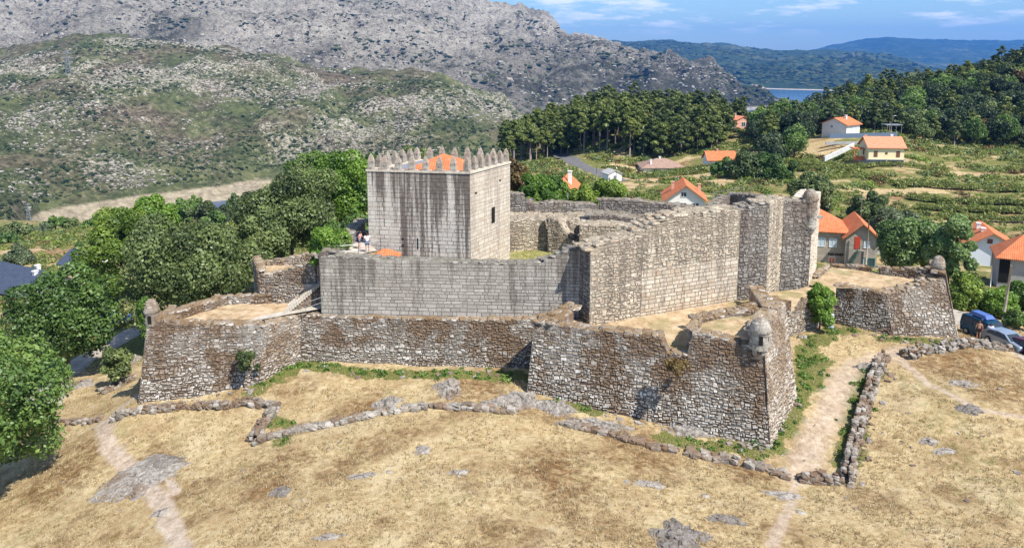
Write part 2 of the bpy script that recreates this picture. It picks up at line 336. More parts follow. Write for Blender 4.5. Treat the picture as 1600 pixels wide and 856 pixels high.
# ------------------------------------------------------------------ hills as height fields
def hill(name, label, ridge, base, t0, t1, nt, ny, mat, noise_fn, back=.45, shape=1.0, seed=0):
    """ridge, base: lists (px, py, Y) ; surface rises from base line to ridge line, then falls behind"""
    rt_ = np.array([(ray(a, b)[0], c, CAMZ + ray(a, b)[1] * c) for a, b, c in ridge]); bt = np.array([(ray(a, b)[0], c, CAMZ + ray(a, b)[1] * c if b is not None else WZ - 6) for a, b, c in base]) if base[0][1] is not None else np.array([(ray(a, 250)[0], c, WZ - 2) for a, b, c in base])
    t = np.linspace(t0, t1, nt); Yr = np.interp(t, rt_[:, 0], rt_[:, 1]); Zr = np.interp(t, rt_[:, 0], rt_[:, 2]); Yb = np.interp(t, bt[:, 0], bt[:, 1]); Zb = np.interp(t, bt[:, 0], bt[:, 2])
    s_ = np.concatenate([np.linspace(0, 1, ny), 1 + np.linspace(0, 1, ny // 5)[1:] * back]); T, S = np.meshgrid(t, s_)
    Y = Yb + (Yr - Yb) * S; X = T * Y
    up = np.clip(S, 0, 1) ** shape; Z = Zb + (Zr - Zb) * up; over = np.clip(S - 1, 0, None)
    Z = Z - (Zr - Zb) * over * over * 2.2
    Z = Z + noise_fn(X, Y, S)
    HILLS[name] = (X[:ny], Y[:ny], Z[:ny])
    o = link(name, mesh_np(name, np.stack([X, Y, Z], -1).reshape(-1, 3), gridfaces(*X.shape), mat, True)); return tag(o, label, None, None, 'structure')
# green hill across the river
ht = NT('scrub_hill'); v = ht.coord(); sz = ht.n('ShaderNodeSeparateXYZ', {0: v}).outputs
big = ht.noise(v, .0042, 5, .6, .6); mid = ht.noise(v, .02, 5, .65, .4); fine = ht.noise(v, .11, 4, .75); vor = ht.n('ShaderNodeTexVoronoi', {'Vector': v, 'Scale': .17, 'Randomness': 1.0}).outputs['Distance']
grn = ht.ramp(ht.math('ADD', ht.math('MULTIPLY', mid, .5), ht.math('MULTIPLY', fine, .5)), [(.36, (.022, .030, .011)), (.46, (.056, .066, .025)), (.54, (.092, .102, .040)), (.66, (.155, .15, .07))])
heath = ht.mix(ht.mr(ht.noise(v, .009, 5, .6), .45, .6), grn, ht.ramp(fine, [(.38, (.04, .031, .018)), (.5, (.095, .078, .048)), (.64, (.18, .15, .10))]))
rk = ht.mr(ht.noise(v, .0055, 4, .6, .8), .44, .60); f2 = ht.noise(v, .3, 3, .8)
spk = ht.mr(ht.math('ADD', ht.math('ADD', ht.math('MULTIPLY', f2, .75), ht.math('MULTIPLY', fine, .35)), ht.math('MULTIPLY', rk, .14)), .66, .71)
c = ht.mix(spk, heath, ht.ramp(vor, [(.0, (.46, .42, .35)), (.7, (.25, .225, .185))]))
zz = ht.math('ADD', sz[2], ht.math('MULTIPLY', ht.math('SUBTRACT', mid, .5), 8))
c = ht.mix(ht.mr(zz, -115, -113, 1, 0), c, ht.ramp(fine, [(.38, (.30, .235, .17)), (.6, (.54, .44, .33))]))
c = ht.mix(ht.mr(zz, -108, -60, .45, 0), c, grn)
hm = ht.done(c, .95, ht.bump(ht.math('ADD', fine, mid), .6, 2), .05)
def nA(X, Y, S):
    k = sstep(0, .12, S) * (1 - .85 * sstep(.8, 1, S) * (1 - sstep(1, 1.1, S)))
    return (fbm(X / 260, Y / 260, 4, 51) * 15 + ridged(X / 120, Y / 260, 5, 52) * 9 + fbm(X / 14, Y / 14, 3, 55) * 1.6) * k
hill('scrub_hillside', 'scrubby green hill speckled with pale boulders across the river',
     [(-500,130,1250),(-200,110,1280),(0,98,1300),(50,85,1300),(125,62,1320),(225,60,1340),(310,70,1340),(400,86,1330),(500,108,1320),(600,117,1300),(650,122,1290),(720,140,1270),(780,165,1250),(830,200,1220),(1000,260,1150)],
     [(-500,None,440),(0,None,530),(55,None,640),(150,None,695),(300,None,765),(430,None,815),(600,None,850),(830,None,860),(1100,None,880)],
     -.95, .18, 560, 300, hm, nA, .5, 1.0)
# rocky mountain
mt = NT('granite_mountain'); v = mt.coord(); sz = mt.n('ShaderNodeSeparateXYZ', {0: v}).outputs
vs = mt.scale(v, (1, 1, 1.6), rot=(0, 0, .6)); big = mt.noise(vs, .0022, 6, .62, 1.0); mid = mt.noise(vs, .010, 6, .7, .8); fine = mt.noise(vs, .045, 6, .82)
rock = mt.ramp(mt.math('ADD', mt.math('MULTIPLY', mid, .5), mt.math('MULTIPLY', fine, .5)), [(.36, (.12, .10, .075)), (.43, (.36, .32, .255)), (.49, (.56, .51, .415)), (.60, (.76, .70, .59))])
scr = mt.ramp(fine, [(.35, (.03, .04, .02)), (.55, (.10, .095, .05)), (.7, (.20, .165, .115))])
px_ = mt.mr(sz[0], -100, 1000, -.03, .03); zf = mt.mr(sz[2], -60, 160, .10, 0)
rock = mt.mix(mt.mr(mt.math('ABSOLUTE', mt.math('SUBTRACT', mt.noise(vs, .013, 5, .7, 1.2), .5)), 0, .018, .75, 0), rock, (.10, .09, .075)); rock = mt.mix(mt.mr(mt.math('ABSOLUTE', mt.math('SUBTRACT', mt.noise(vs, .034, 4, .7, .8), .5)), 0, .02, .6, 0), rock, (.12, .105, .09))
f = mt.mr(mt.math('ADD', mt.math('ADD', mt.math('ADD', mt.math('MULTIPLY', big, .45), mt.math('MULTIPLY', mid, .3)), mt.math('MULTIPLY', fine, .35)), mt.math('ADD', px_, zf)), .545, .64)
c = mt.mix(f, rock, scr)
zz = mt.math('ADD', sz[2], mt.math('MULTIPLY', mid, 14)); c = mt.mix(mt.mr(zz, -113, -108, 1, 0), c, (.6, .54, .46))
mm_ = mt.done(c, .95, mt.bump(mt.math('ADD', fine, mt.math('MULTIPLY', mid, 2)), 1, 22), .05)
def nB(X, Y, S):
    k = sstep(0, .15, S) * (1 - .55 * sstep(.85, 1, S) * (1 - sstep(1, 1.1, S)))
    return (fbm(X / 700, Y / 700, 4, 61) * 45 + ridged(X / 240, Y / 420, 5, 62) * 27 + ridged(X / 50, Y / 65, 4, 66) * 8) * k
hill('rocky_mountain', 'bare grey granite mountain rising behind the green hill',
     [(-600,-20,3100),(-200,-70,3100),(200,-90,3100),(500,-50,3000),(640,-22,2950),(700,0,2900),(760,24,2850),(810,28,2800),(850,38,2800),(880,62,2750),(940,66,2700),(1000,90,2600),(1045,92,2550),(1075,104,2500),(1115,104,2450),(1135,122,2420),(1160,136,2420),(1185,152,2420),(1215,176,2420)],
     [(-600,None,1500),(0,None,1500),(500,None,1550),(800,None,1700),(1000,None,1900),(1150,None,2080),(1190,None,2150),(1230,None,2380)],
     -1.05, .36, 900, 330, mm_, nB, .4, .9)
# far wooded hills
ft = NT('far_wooded_hill'); v = ft.coord(); sz = ft.n('ShaderNodeSeparateXYZ', {0: v}).outputs
n = ft.noise(v, .003, 6, .65, .5); nf = ft.noise(v, .02, 5, .7)
c = ft.ramp(ft.math('ADD', ft.math('MULTIPLY', n, .6), ft.math('MULTIPLY', nf, .4)), [(.35, (.02, .035, .018)), (.52, (.045, .07, .03)), (.6, (.10, .11, .06)), (.7, (.22, .19, .14))])
c = ft.mix(ft.mr(sz[2], -122.5, -121.5, 1, 0), c, (.42, .37, .31))
fm = ft.done(c, .95, ft.bump(nf, 1, 15), .05)
def nC(X, Y, S):
    k = sstep(0, .15, S) * (1 - .8 * sstep(.85, 1, S) * (1 - sstep(1, 1.1, S)))
    return (ridged(X / 700, Y / 900, 5, 71) * 28 + fbm(X / 220, Y / 220, 4, 72) * 12) * k
hill('far_hills', 'blue wooded hills beyond the reservoir', [(800,75,7000),(950,69,7000),(1000,66,7000),(1060,69,6900),(1110,70,6800),(1150,77,6800),(1190,84,6600),(1260,85,6200),(1330,88,6000),(1400,95,6000),(1450,110,5800),(1700,140,5600)],
     [(800,None,4000),(1100,None,4000),(1150,None,3450),(1230,None,3300),(1300,None,3200),(1700,None,3300)], -.05, .85, 420, 140, fm, nC, .3, .8)
hill('distant_hills', 'pale blue ridge closing the horizon', [(1000,100,11500),(1200,88,11500),(1260,84,11500),(1300,74,11500),(1340,66,11500),(1390,59,11500),(1440,64,11500),(1500,64,11500),(1580,66,11500),(1700,60,11500),(1900,70,11500)],
     [(1000,None,8000),(1900,None,7600)], .15, 1.0, 300, 90, fm, nC, .1, .9)
# boulders and bushes standing on the slopes
def lumps(name, hill_, n, smin, smax, mat, label, seed, fn, flat=.7, zmin=-108):
    g = np.random.default_rng(seed); X, Y, Z = HILLS[hill_]; i = g.integers(1, X.shape[0] - 1, n * 6); j = g.integers(1, X.shape[1] - 1, n * 6); a, b = g.random(len(i)), g.random(len(i))
    f = lambda A: (A[i, j] * (1 - a) * (1 - b) + A[i - 1, j] * a * (1 - b) + A[i, j - 1] * (1 - a) * b + A[i - 1, j - 1] * a * b)
    x, y, z = f(X), f(Y), f(Z); k = (fn(x, y, z, g) > 0) & (z > zmin); x, y, z = x[k][:n], y[k][:n], z[k][:n]; n = len(x)
    t = (1 + 5 ** .5) / 2; B = np.array([(-1, t, 0), (1, t, 0), (-1, -t, 0), (1, -t, 0), (0, -1, t), (0, 1, t), (0, -1, -t), (0, 1, -t), (t, 0, -1), (t, 0, 1), (-t, 0, -1), (-t, 0, 1)]) / 1.9
    Fb = np.array([(0, 11, 5), (0, 5, 1), (0, 1, 7), (0, 7, 10), (0, 10, 11), (1, 5, 9), (5, 11, 4), (11, 10, 2), (10, 7, 6), (7, 1, 8), (3, 9, 4), (3, 4, 2), (3, 2, 6), (3, 6, 8), (3, 8, 9), (4, 9, 5), (2, 4, 11), (6, 2, 10), (8, 6, 7), (9, 8, 1)])
    s_ = (smin + (smax - smin) * g.random(n) ** 2.5)[:, None, None]; V = B[None] * (1 + g.normal(0, .22, (n, 12, 1))) * s_ * np.stack([g.uniform(.7, 1.5, n), g.uniform(.7, 1.3, n), g.uniform(.6, 1.1, n) * flat], 1)[:, None, :]
    V = V + np.stack([x, y, z], 1)[:, None, :]; C = np.repeat(np.stack([g.random(n), g.random(n), g.random(n), g.random(n)], 1), 12, 0)
    return tag(link(name, mesh_np(name, V.reshape(-1, 3), (np.arange(n)[:, None, None] * 12 + Fb[None]).reshape(-1, 3), mat, False, col=C)), label, None, None, 'stuff')
def lumpmat(name, a_, b_, c_):
    t = NT(name); s_ = t.sep(t.attr('col').outputs['Color']); return t.done(t.ramp(s_[0], [(.1, a_), (.5, b_), (.9, c_)]), .95, None, .05)
LR = lumpmat('pale_hill_boulder', (.14, .125, .10), (.235, .215, .175), (.38, .35, .30)); LB = lumpmat('hill_bush', (.016, .026, .010), (.04, .055, .02), (.075, .09, .035)); LM2 = lumpmat('mountain_block', (.12, .108, .088), (.25, .23, .19), (.36, .335, .28))
lumps('hill_boulders', 'scrub_hillside', 16000, .45, 2.4, LR, 'pale boulders strewn over the scrubby hillside', 1, lambda x, y, z, g: fbm(x / 130, y / 130, 3, 57) + .35 * fbm(x / 30, y / 30, 2, 58) + g.normal(0, .13, len(x)) - .2, .7)
lumps('hill_bushes', 'scrub_hillside', 17000, .6, 3.2, LB, 'dark bushes dotted over the scrubby hillside', 2, lambda x, y, z, g: fbm(x / 110, y / 110, 3, 59) + g.normal(0, .25, len(x)) + .5 * (z < -85) - .1, .75)
lumps('mountain_blocks', 'rocky_mountain', 13000, 1.3, 6, LM2, 'granite blocks and slabs on the mountain', 3, lambda x, y, z, g: fbm(x / 260, y / 260, 3, 67) + g.normal(0, .3, len(x)), .9)
lumps('mountain_bushes', 'rocky_mountain', 9000, 2, 8, LB, 'dark scrub in the gullies of the mountain', 4, lambda x, y, z, g: fbm(x / 200, y / 200, 3, 68) + g.normal(0, .2, len(x)) - .15 + .2 * (z < 0), .6)
lumps('far_woods', 'far_hills', 9000, 7, 20, LB, 'woods on the hills beyond the reservoir', 5, lambda x, y, z, g: fbm(x / 500, y / 500, 3, 69) + g.normal(0, .3, len(x)), .6, -112)
# air
hv = NT('haze_air'); pv = hv.n('ShaderNodeVolumePrincipled', {'Color': (.07, .34, 1, 1), 'Density': 7.0e-5, 'Anisotropy': .1}); hv.t.links.new(pv.outputs[0], hv.o.inputs['Volume'])
hb = MB().box(-12500, 14500, -300, 14800, -150, 520); tag(hb.build('haze', hv.m), 'thin blue summer haze in the valley air', None, None, 'stuff')
# ------------------------------------------------------------------ masonry
def masonry(name, stops, mortar=(.05, .045, .04), top=None, per=.38, mdark=.5, moss=0.0, streak=0.0, white=0.0, warm=0.0, bstr=.5, streakcol=(.10, .075, .07), drip=.11):
    """stone colour from the per-stone attribute: r = random, g = 1 mortar, b = height 0..1, a = random 2"""
    t = NT(name); v = t.coord(); a = t.attr('col'); s = t.sep(a.outputs['Color']); al = a.outputs['Alpha']
    n = t.noise(v, 3.4, 6, .75); nf = t.noise(v, 9, 4, .7); nb = t.noise(v, .38, 4, .6, .5)
    c = t.ramp(t.math('ADD', t.math('ADD', t.math('MULTIPLY', s[0], per), t.math('MULTIPLY', n, 1.1 - per)), -.05), stops)
    c = t.mix(t.mr(nf, .52, .72, 0, .55), c, tuple(x * .45 for x in stops[1][1]))
    if warm: c = t.mix(t.mr(al, .55, .95, 0, warm), c, (.45, .32, .22))
    if white: c = t.mix(t.math('MULTIPLY', t.mr(t.math('ADD', t.math('ADD', t.math('MULTIPLY', n, .6), t.math('MULTIPLY', nf, .4)), t.math('MULTIPLY', s[2], -.16)), .42, .52), white), c, (.72, .70, .65))
    if streak:
        st = t.noise(t.scale(v, (.85, .85, .05)), 1.0, 3, .6, .2); st2 = t.noise(t.scale(v, (3.2, 3.2, .14)), 1.0, 4, .6)
        f = t.mr(t.math('ADD', t.math('ADD', t.math('MULTIPLY', st, .65), t.math('MULTIPLY', st2, .35)), t.math('ADD', t.math('MULTIPLY', s[2], drip), t.math('MULTIPLY', nf, .10))), .55 + drip * .55, .635 + drip * .55, 0, streak)
        c = t.mix(f, c, t.ramp(n, [(.3, tuple(x * .55 for x in streakcol)), (.7, tuple(x * 1.6 for x in streakcol))]))
    if moss:
        f = t.mr(t.math('ADD', t.math('ADD', nb, t.math('MULTIPLY', s[2], .17)), t.math('MULTIPLY', n, .25)), .69, .79, 0, moss)
        c = t.mix(f, c, t.ramp(nf, [(.3, (.045, .028, .016)), (.55, (.17, .088, .038)), (.75, (.31, .17, .07))]))
    if top:
        nz_ = t.n('ShaderNodeSeparateXYZ', {0: t.n('ShaderNodeNewGeometry').outputs['Normal']}).outputs[2]
        c = t.mix(t.math('MULTIPLY', t.mr(nz_, .45, .8), t.mr(n, .35, .6, .55, 1)), c, t.ramp(nf, [(.35, tuple(x * .5 for x in top)), (.55, top), (.7, tuple(min(.7, x * 1.7) for x in top))]))
    c = t.mix(t.math('MULTIPLY', s[1], 1 - mdark), c, (.015, .012, .01))
    return t.done(c, .93, t.bump(t.math('ADD', nf, n), bstr, .05), .12)
M = {}
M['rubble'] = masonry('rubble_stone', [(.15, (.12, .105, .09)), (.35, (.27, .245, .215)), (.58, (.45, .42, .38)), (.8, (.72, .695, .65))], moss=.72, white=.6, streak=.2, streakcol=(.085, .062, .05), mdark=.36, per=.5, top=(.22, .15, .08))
M['rubble_lit'] = masonry('sunlit_rubble_stone', [(.15, (.18, .15, .13)), (.4, (.36, .32, .28)), (.6, (.50, .46, .41)), (.85, (.70, .66, .60))], moss=.6, white=.45, warm=.5, mdark=.32, per=.45, top=(.26, .19, .11))  # lit copy of the rubble: sunshine on brighter faces baked into paler, warmer stops
M['ashlar'] = masonry('weathered_ashlar', [(.15, (.20, .183, .16)), (.4, (.37, .342, .305)), (.65, (.50, .465, .42)), (.85, (.66, .615, .56))], streak=.6, streakcol=(.095, .084, .074), moss=.12, mdark=.5, per=.28, bstr=.35, top=(.16, .15, .12))
M['tower'] = masonry('keep_ashlar', [(.15, (.36, .32, .275)), (.4, (.52, .475, .42)), (.65, (.63, .585, .525)), (.85, (.74, .69, .62))], streak=.85, warm=.2, mdark=.6, per=.22, bstr=.3, streakcol=(.085, .066, .056), drip=.17)
M['tower_side'] = masonry('keep_side_ashlar', [(.15, (.38, .32, .25)), (.4, (.55, .48, .39)), (.65, (.65, .58, .48)), (.85, (.74, .68, .58))], streak=.4, warm=.3, mdark=.55, per=.28, bstr=.3, streakcol=(.25, .2, .17))
M['bastion'] = masonry('rough_sunlit_masonry', [(.12, (.27, .22, .165)), (.4, (.50, .43, .335)), (.65, (.64, .565, .455)), (.85, (.77, .70, .59))], streak=.55, warm=.6, mdark=.36, per=.35, top=(.27, .23, .17), streakcol=(.19, .155, .13))  # bastion stone as sunward faces show it; the sunlight is part of the colour
M['dark_tower'] = masonry('shaded_weathered_masonry', [(.12, (.13, .12, .11)), (.4, (.27, .25, .23)), (.65, (.39, .365, .335)), (.85, (.54, .51, .47))], streak=.6, moss=.2, mdark=.36, per=.35, top=(.2, .17, .12))  # darker twin of the bastion stone with shade painted in, plus streaks and moss
M['boulder'] = masonry('lichened_granite', [(.15, (.17, .155, .13)), (.4, (.31, .285, .245)), (.65, (.43, .40, .35)), (.9, (.58, .55, .50))], white=.2, moss=.55, per=.4, mdark=.3)
dt = NT('trodden_earth'); v = dt.coord(); n = dt.noise(v, 1.1, 6, .72); n2 = dt.noise(v, .35, 4, .6)
c = dt.ramp(n, [(.3, (.22, .15, .085)), (.5, (.42, .31, .19)), (.7, (.56, .45, .31))]); c = dt.mix(dt.mr(n2, .5, .62, 0, .5), c, (.17, .17, .06))
M['earth'] = dt.done(c, .95, dt.bump(n, .8, .1), .1)
dt = NT('courtyard_grass'); v = dt.coord(); n = dt.noise(v, 2.1, 6, .72)
M['court'] = dt.done(dt.ramp(n, [(.3, (.09, .11, .03)), (.5, (.22, .21, .07)), (.7, (.42, .36, .19))]), .95, dt.bump(n, .8, .1), .1)
M['flag'] = plain('pale_paving', (.42, .38, .32), .9, .25, 1.4, bump=.3)

_gr = np.arange(4)
def stones_on(face, L, z0fn, z1fn, zmin, zmax, ch, sw, relief, jit, style):
    """rows of separate stones over a wall face; face(u,z)->(pos,normal). returns V,F,C"""
    Vs, Cs, cells = [], [], []
    z = zmin; row = 0
    while z < zmax:
        h = rng.uniform(*ch); u = -rng.uniform(0, sw[1])
        while u < L:
            wd = rng.uniform(*sw) if style != 'rubble' or rng.random() > .12 else rng.uniform(sw[0] * .5, sw[0])
            hh = h * (1 if style != 'rubble' else rng.uniform(.7, 1.45)); uc = u + wd / 2
            a, b = max(u, 0), min(u + wd, L)
            if b - a > .08:
                um = (a + b) / 2; zm = z + h / 2
                if z0fn(um) - .3 < zm < z1fn(um) - .02: cells.append((a, b, z + (zo := (rng.uniform(-.07, .05) if style == 'rubble' else 0)), z + zo + hh))
            u += wd
        z += h; row += 1
    if not cells: return None
    C = np.array(cells); n = len(C); g = .004 if style != 'rubble' else .008
    # 4x4 vertex patch
    bi = .028 if style != 'rubble' else .055; W1 = (C[:, 1] - C[:, 0] - 2 * g); H1 = (C[:, 3] - C[:, 2] - 2 * g); fu = np.clip(bi / W1, .04, .32); fz = np.clip(bi / H1, .04, .32); uu = np.stack([0 * fu, fu, 1 - fu, 0 * fu + 1], 1); uz = np.stack([0 * fz, fz, 1 - fz, 0 * fz + 1], 1)
    U = C[:, 0, None, None] + g + (C[:, 1] - C[:, 0] - 2 * g)[:, None, None] * uu[:, None, :] + np.zeros((n, 4, 1))
    Zz = C[:, 2, None, None] + g + (C[:, 3] - C[:, 2] - 2 * g)[:, None, None] * uz[:, :, None] + np.zeros((n, 1, 4))
    k = jit; U = U + rng.normal(0, k, U.shape); Zz = Zz + rng.normal(0, k * .8, Zz.shape)
    dep = np.full((4, 4), -.06); dep[1:3, 1:3] = 1.0
    D = dep[None] * (relief * rng.uniform(.45, 1.3, (n, 1, 1)))
    D = np.where(dep[None] > 0, D + rng.normal(0, relief * .22, D.shape), -.05)
    if style == 'rubble':  # round the corners
        for (i, j, di, dj) in ((0, 0, 1, 1), (0, 3, 1, -1), (3, 0, -1, 1), (3, 3, -1, -1)):
            U[:, i, j] += dj * .22 * (C[:, 1] - C[:, 0]) * .5; Zz[:, i, j] += di * .22 * (C[:, 3] - C[:, 2]) * .5
    if style == 'rubble':
        wu = fbm(U / 1.1, Zz / 1.1, 2, 33) * .12 ; wz = fbm(U / 1.5, Zz / 1.3, 2, 37) * .12 * np.clip((zmax - .3 - Zz) / 1.0, .15, 1); U = np.clip(U + wu, 0, L); Zz = Zz + wz
    else: Zz = Zz + fbm(U / 3, Zz / 2, 2, 39) * .025
    P, N = face(U.ravel(), Zz.ravel()); P = P + N * D.ravel()[:, None]
    base = np.arange(n)[:, None] * 16; q = np.array([[i * 4 + j, i * 4 + j + 1, (i + 1) * 4 + j + 1, (i + 1) * 4 + j] for i in range(3) for j in range(3)])
    F = (base[:, :, None] + q[None]).reshape(-1, 4)
    r1 = rng.random(n); r2 = rng.random(n); hb = np.array([(c[2] - z0fn((c[0] + c[1]) / 2)) / max(.1, z1fn((c[0] + c[1]) / 2) - z0fn((c[0] + c[1]) / 2)) for c in C])
    col = np.repeat(np.stack([r1, np.zeros(n), np.clip(hb, 0, 1), r2], 1), 16, 0)
    return P, F, col
class Rock:
    """unit rounded blocks copied with numpy"""
    def __init__(s):
        bm = bmesh.new(); bmesh.ops.create_cube(bm, size=2); bmesh.ops.subdivide_edges(bm, edges=bm.edges[:], cuts=2, use_grid_fill=True)
        V = np.array([v.co[:] for v in bm.verts]); l = np.linalg.norm(V, axis=1, keepdims=True); s.V = V * (.45 + .55 * 1.15 / l); s.F = np.array([[v.index for v in f.verts] for f in bm.faces]); bm.free()
    def many(s, pos, size, rz=None, jit=.14, tilt=.2):
        pos = np.asarray(pos, float); size = np.asarray(size, float); n = len(pos); m = len(s.V)
        V = s.V[None] * (1 + rng.normal(0, jit, (n, m, 1))) ; V = V + rng.normal(0, jit * .35, (n, m, 3)); V = V * size[:, None, :]
        tx = rng.normal(0, tilt, n)[:, None]; ty = rng.normal(0, tilt, n)[:, None]
        V[..., 2] += V[..., 0] * tx + V[..., 1] * ty
        a = rng.random(n) * 6.28 if rz is None else np.asarray(rz) + rng.normal(0, .15, n); c, s_ = np.cos(a)[:, None], np.sin(a)[:, None]
        X = V[..., 0] * c - V[..., 1] * s_; Y = V[..., 0] * s_ + V[..., 1] * c; V = np.stack([X, Y, V[..., 2]], -1) + pos[:, None]
        F = (np.arange(n)[:, None, None] * m + s.F[None]).reshape(-1, 4)
        col = np.repeat(np.stack([rng.random(n), np.zeros(n), rng.random(n), rng.random(n)], 1), m, 0)
        return V.reshape(-1, 3), F, col
ROCK = Rock()
def join_np(parts):
    V, F, C = [], [], []; o = 0
    for p in parts:
        if p is None: continue
        V.append(p[0]); F.append(np.asarray(p[1]) + o); C.append(p[2]); o += len(p[0])
    return np.concatenate(V), np.concatenate(F), np.concatenate(C)
def slab(m, P4, z0, z1, c=(.6, 0, .5, .3)):
    V = [(p[0], p[1], z0) for p in P4] + [(p[0], p[1], z1) for p in P4]; return m.add(V, [(3, 2, 1, 0), (4, 5, 6, 7), (0, 1, 5, 4), (1, 2, 6, 5), (2, 3, 7, 6), (3, 0, 4, 7)], c)
def XY(px, py, Y): return PY(px, py, Y)[:2]
def wall(name, b0, b1, prof, mat, parent=None, t0=None, t1=None, th=.8, style='rubble', zb=None, rough=.12, caps=True, ch=None, sw=None, relief=None, capz=.12, label=None, inner=None, split=None):
    """a straight wall: b0,b1 foot corners (x,y) seen left to right from outside; t0,t1 corners of the top (batter);
    prof = pixels on the top edge as the photo shows it (turned into heights at the wall's own place), or a number z"""
    b0 = np.array(b0[:2]); b1 = np.array(b1[:2]); t0 = b0 if t0 is None else np.array(t0[:2]); t1 = b1 if t1 is None else np.array(t1[:2])
    L = float(np.linalg.norm(b1 - b0)); d = (b1 - b0) / L; nrm = np.array((d[1], -d[0]))
    if isinstance(prof, (int, float)): us = [0, L]; zs = [prof, prof]
    elif prof[0] == 'z': us = [f * L for f, _ in prof[1:]]; zs = [z for _, z in prof[1:]]
    else:
        us, zs = [], []
        for (px, py) in prof:
            t, e = ray(px, py); e2 = t1 - t0; den = e2[0] - t * e2[1]; s_ = (t * t0[1] - t0[0]) / den; s_ = min(1.0, max(0.0, s_)); Y = t0[1] + e2[1] * s_
            us.append(s_ * L); zs.append(CAMZ + e * Y)
        o = np.argsort(us); us = list(np.array(us)[o]); zs = list(np.array(zs)[o])
    ztop = lambda u: np.interp(u, us, zs)
    gl = np.linspace(0, L, 12); gzz = np.array([gz(*(b0 + d * g)) - .5 for g in gl]) if zb is None else np.full(12, zb)
    zbot = lambda u: np.interp(u, gl, gzz)
    zr = max(zs); zref = lambda u: ztop(0.0) + (ztop(L) - ztop(0.0)) * np.asarray(u) / L
    def face(u, z):
        f = (u / L)[:, None]; B = b0 + (b1 - b0) * f; T = t0 + (t1 - t0) * f; zz0 = zbot(u); k = ((z - zz0) / np.maximum(.5, zref(u) - zz0))[:, None]
        xy = B + (T - B) * k
        return np.column_stack([xy, z]), np.column_stack([np.tile(nrm, (len(u), 1)), np.full(len(u), .12)])
    sp = dict(rubble=((.10, .25), (.15, .50), .055, .018), ashlar=((.22, .40), (.28, 1.0), .016, .005), rough=((.13, .30), (.16, .62), .04, .015))[style]
    st = stones_on(face, L, zbot, ztop, float(min(gzz)), float(max(zs)) + .1, ch or sp[0], sw or sp[1], relief or sp[2], sp[3], 'rubble' if style != 'ashlar' else 'ashlar')
    if split is not None:
        z1f = lambda u: np.minimum(ztop(u), split); z0f = lambda u: np.full_like(np.asarray(u, float), split)
        P1 = stones_on(face, L, zbot, z1f, float(min(gzz)), split, (.26, .40), (.30, .9), .014, .005, 'ashlar'); P2 = stones_on(face, L, lambda u: max(split + .3, float(zbot(u))), ztop, split, float(max(zs)) + .1, sp[0], sp[1], sp[2], sp[3], 'rubble')
        for P_x, lo_ in ((P1, True), (P2, False)): P_x[2][:, 2] = np.clip((P_x[0][:, 2] - float(min(gzz))) / (zr - float(min(gzz))), 0, 1)
        st = join_np([P1, P2])
    # core (mortar colour on the face, stone colour on top)
    nc = max(3, int(L / .35)); u = np.linspace(0, L, nc + 1); zt = ztop(u) + (rng.normal(0, rough * .5, nc + 1) if rough else 0) - .03
    Bp, _ = face(u, zbot(u)); Tp, _ = face(u, zt); um = np.clip(u, min(th * .95, L * .45), L - min(th * .95, L * .45)); In, _ = face(um, zt); In[:, :2] -= nrm * th; Ib = In.copy(); Ib[:, 2] = zbot(u) if inner is None else inner
    Tm = (Tp + In) / 2; Tm[:, 2] += .06
    V = np.concatenate([Bp, Tp, Tm, In, Ib]); k = nc + 1; i = np.arange(nc)
    F = [np.stack([i + r * k, i + 1 + r * k, i + 1 + (r + 1) * k, i + (r + 1) * k], 1) for r in range(4)]
    for e in (0, nc): F.append(np.array([[e, e + k, e + 3 * k, e + 4 * k], [e + k, e + 2 * k, e + 3 * k, e + k]])[:1])
    F = np.concatenate(F); C = np.zeros((len(V), 4)); C[:, 0] = rng.random(len(V)); C[:, 3] = .3; C[:, 2] = .9; C[:k, 1] = 1; C[k:2 * k, 1] = .7
    parts = [(V, F, C), st]
    if caps:
        pos, size, rz = [], [], []; ang = math.atan2(d[1], d[0]); uu = 0
        rows = max(1, int(th / .55))
        for r in range(rows):
            uu = rng.uniform(0, .3)
            while uu < L - .15:
                s_ = rng.uniform(.2, .42) if style == 'rubble' else rng.uniform(.28, .5); off = (r + .5) / rows * th
                p = Tp[min(nc, int(uu / L * nc))]; q = (p[:2] - nrm * off); pos.append((q[0], q[1], ztop(uu) + rng.uniform(-.06, .04))); size.append((s_, min(.3, th / rows * .6), capz * rng.uniform(.6, 1.3))); rz.append(ang); uu += s_ * 1.9
        cp = ROCK.many(pos, size, rz, .08, .08); parts.append(cp)
    V, F, C = join_np(parts)
    o = link(name, mesh_np(name, V, F, mat, False, col=C), parent)
    if label: o['label'] = label
    return o
def floor_poly(name, pts, z, mat, parent, jit=.07, zs=None):
    bm = bmesh.new(); vs = [bm.verts.new((p[0], p[1], z if zs is None else zs[i])) for i, p in enumerate(pts)]; bm.faces.new(vs)
    bmesh.ops.triangulate(bm, faces=bm.faces[:]); bmesh.ops.subdivide_edges(bm, edges=bm.edges[:], cuts=5, use_grid_fill=True)
    for v in bm.verts: v.co.z += rng.normal(0, jit)
    me = bpy.data.meshes.new(name); bm.to_mesh(me); bm.free(); me.materials.append(mat)
    for p in me.polygons: p.use_smooth = True
    return link(name, me, parent)

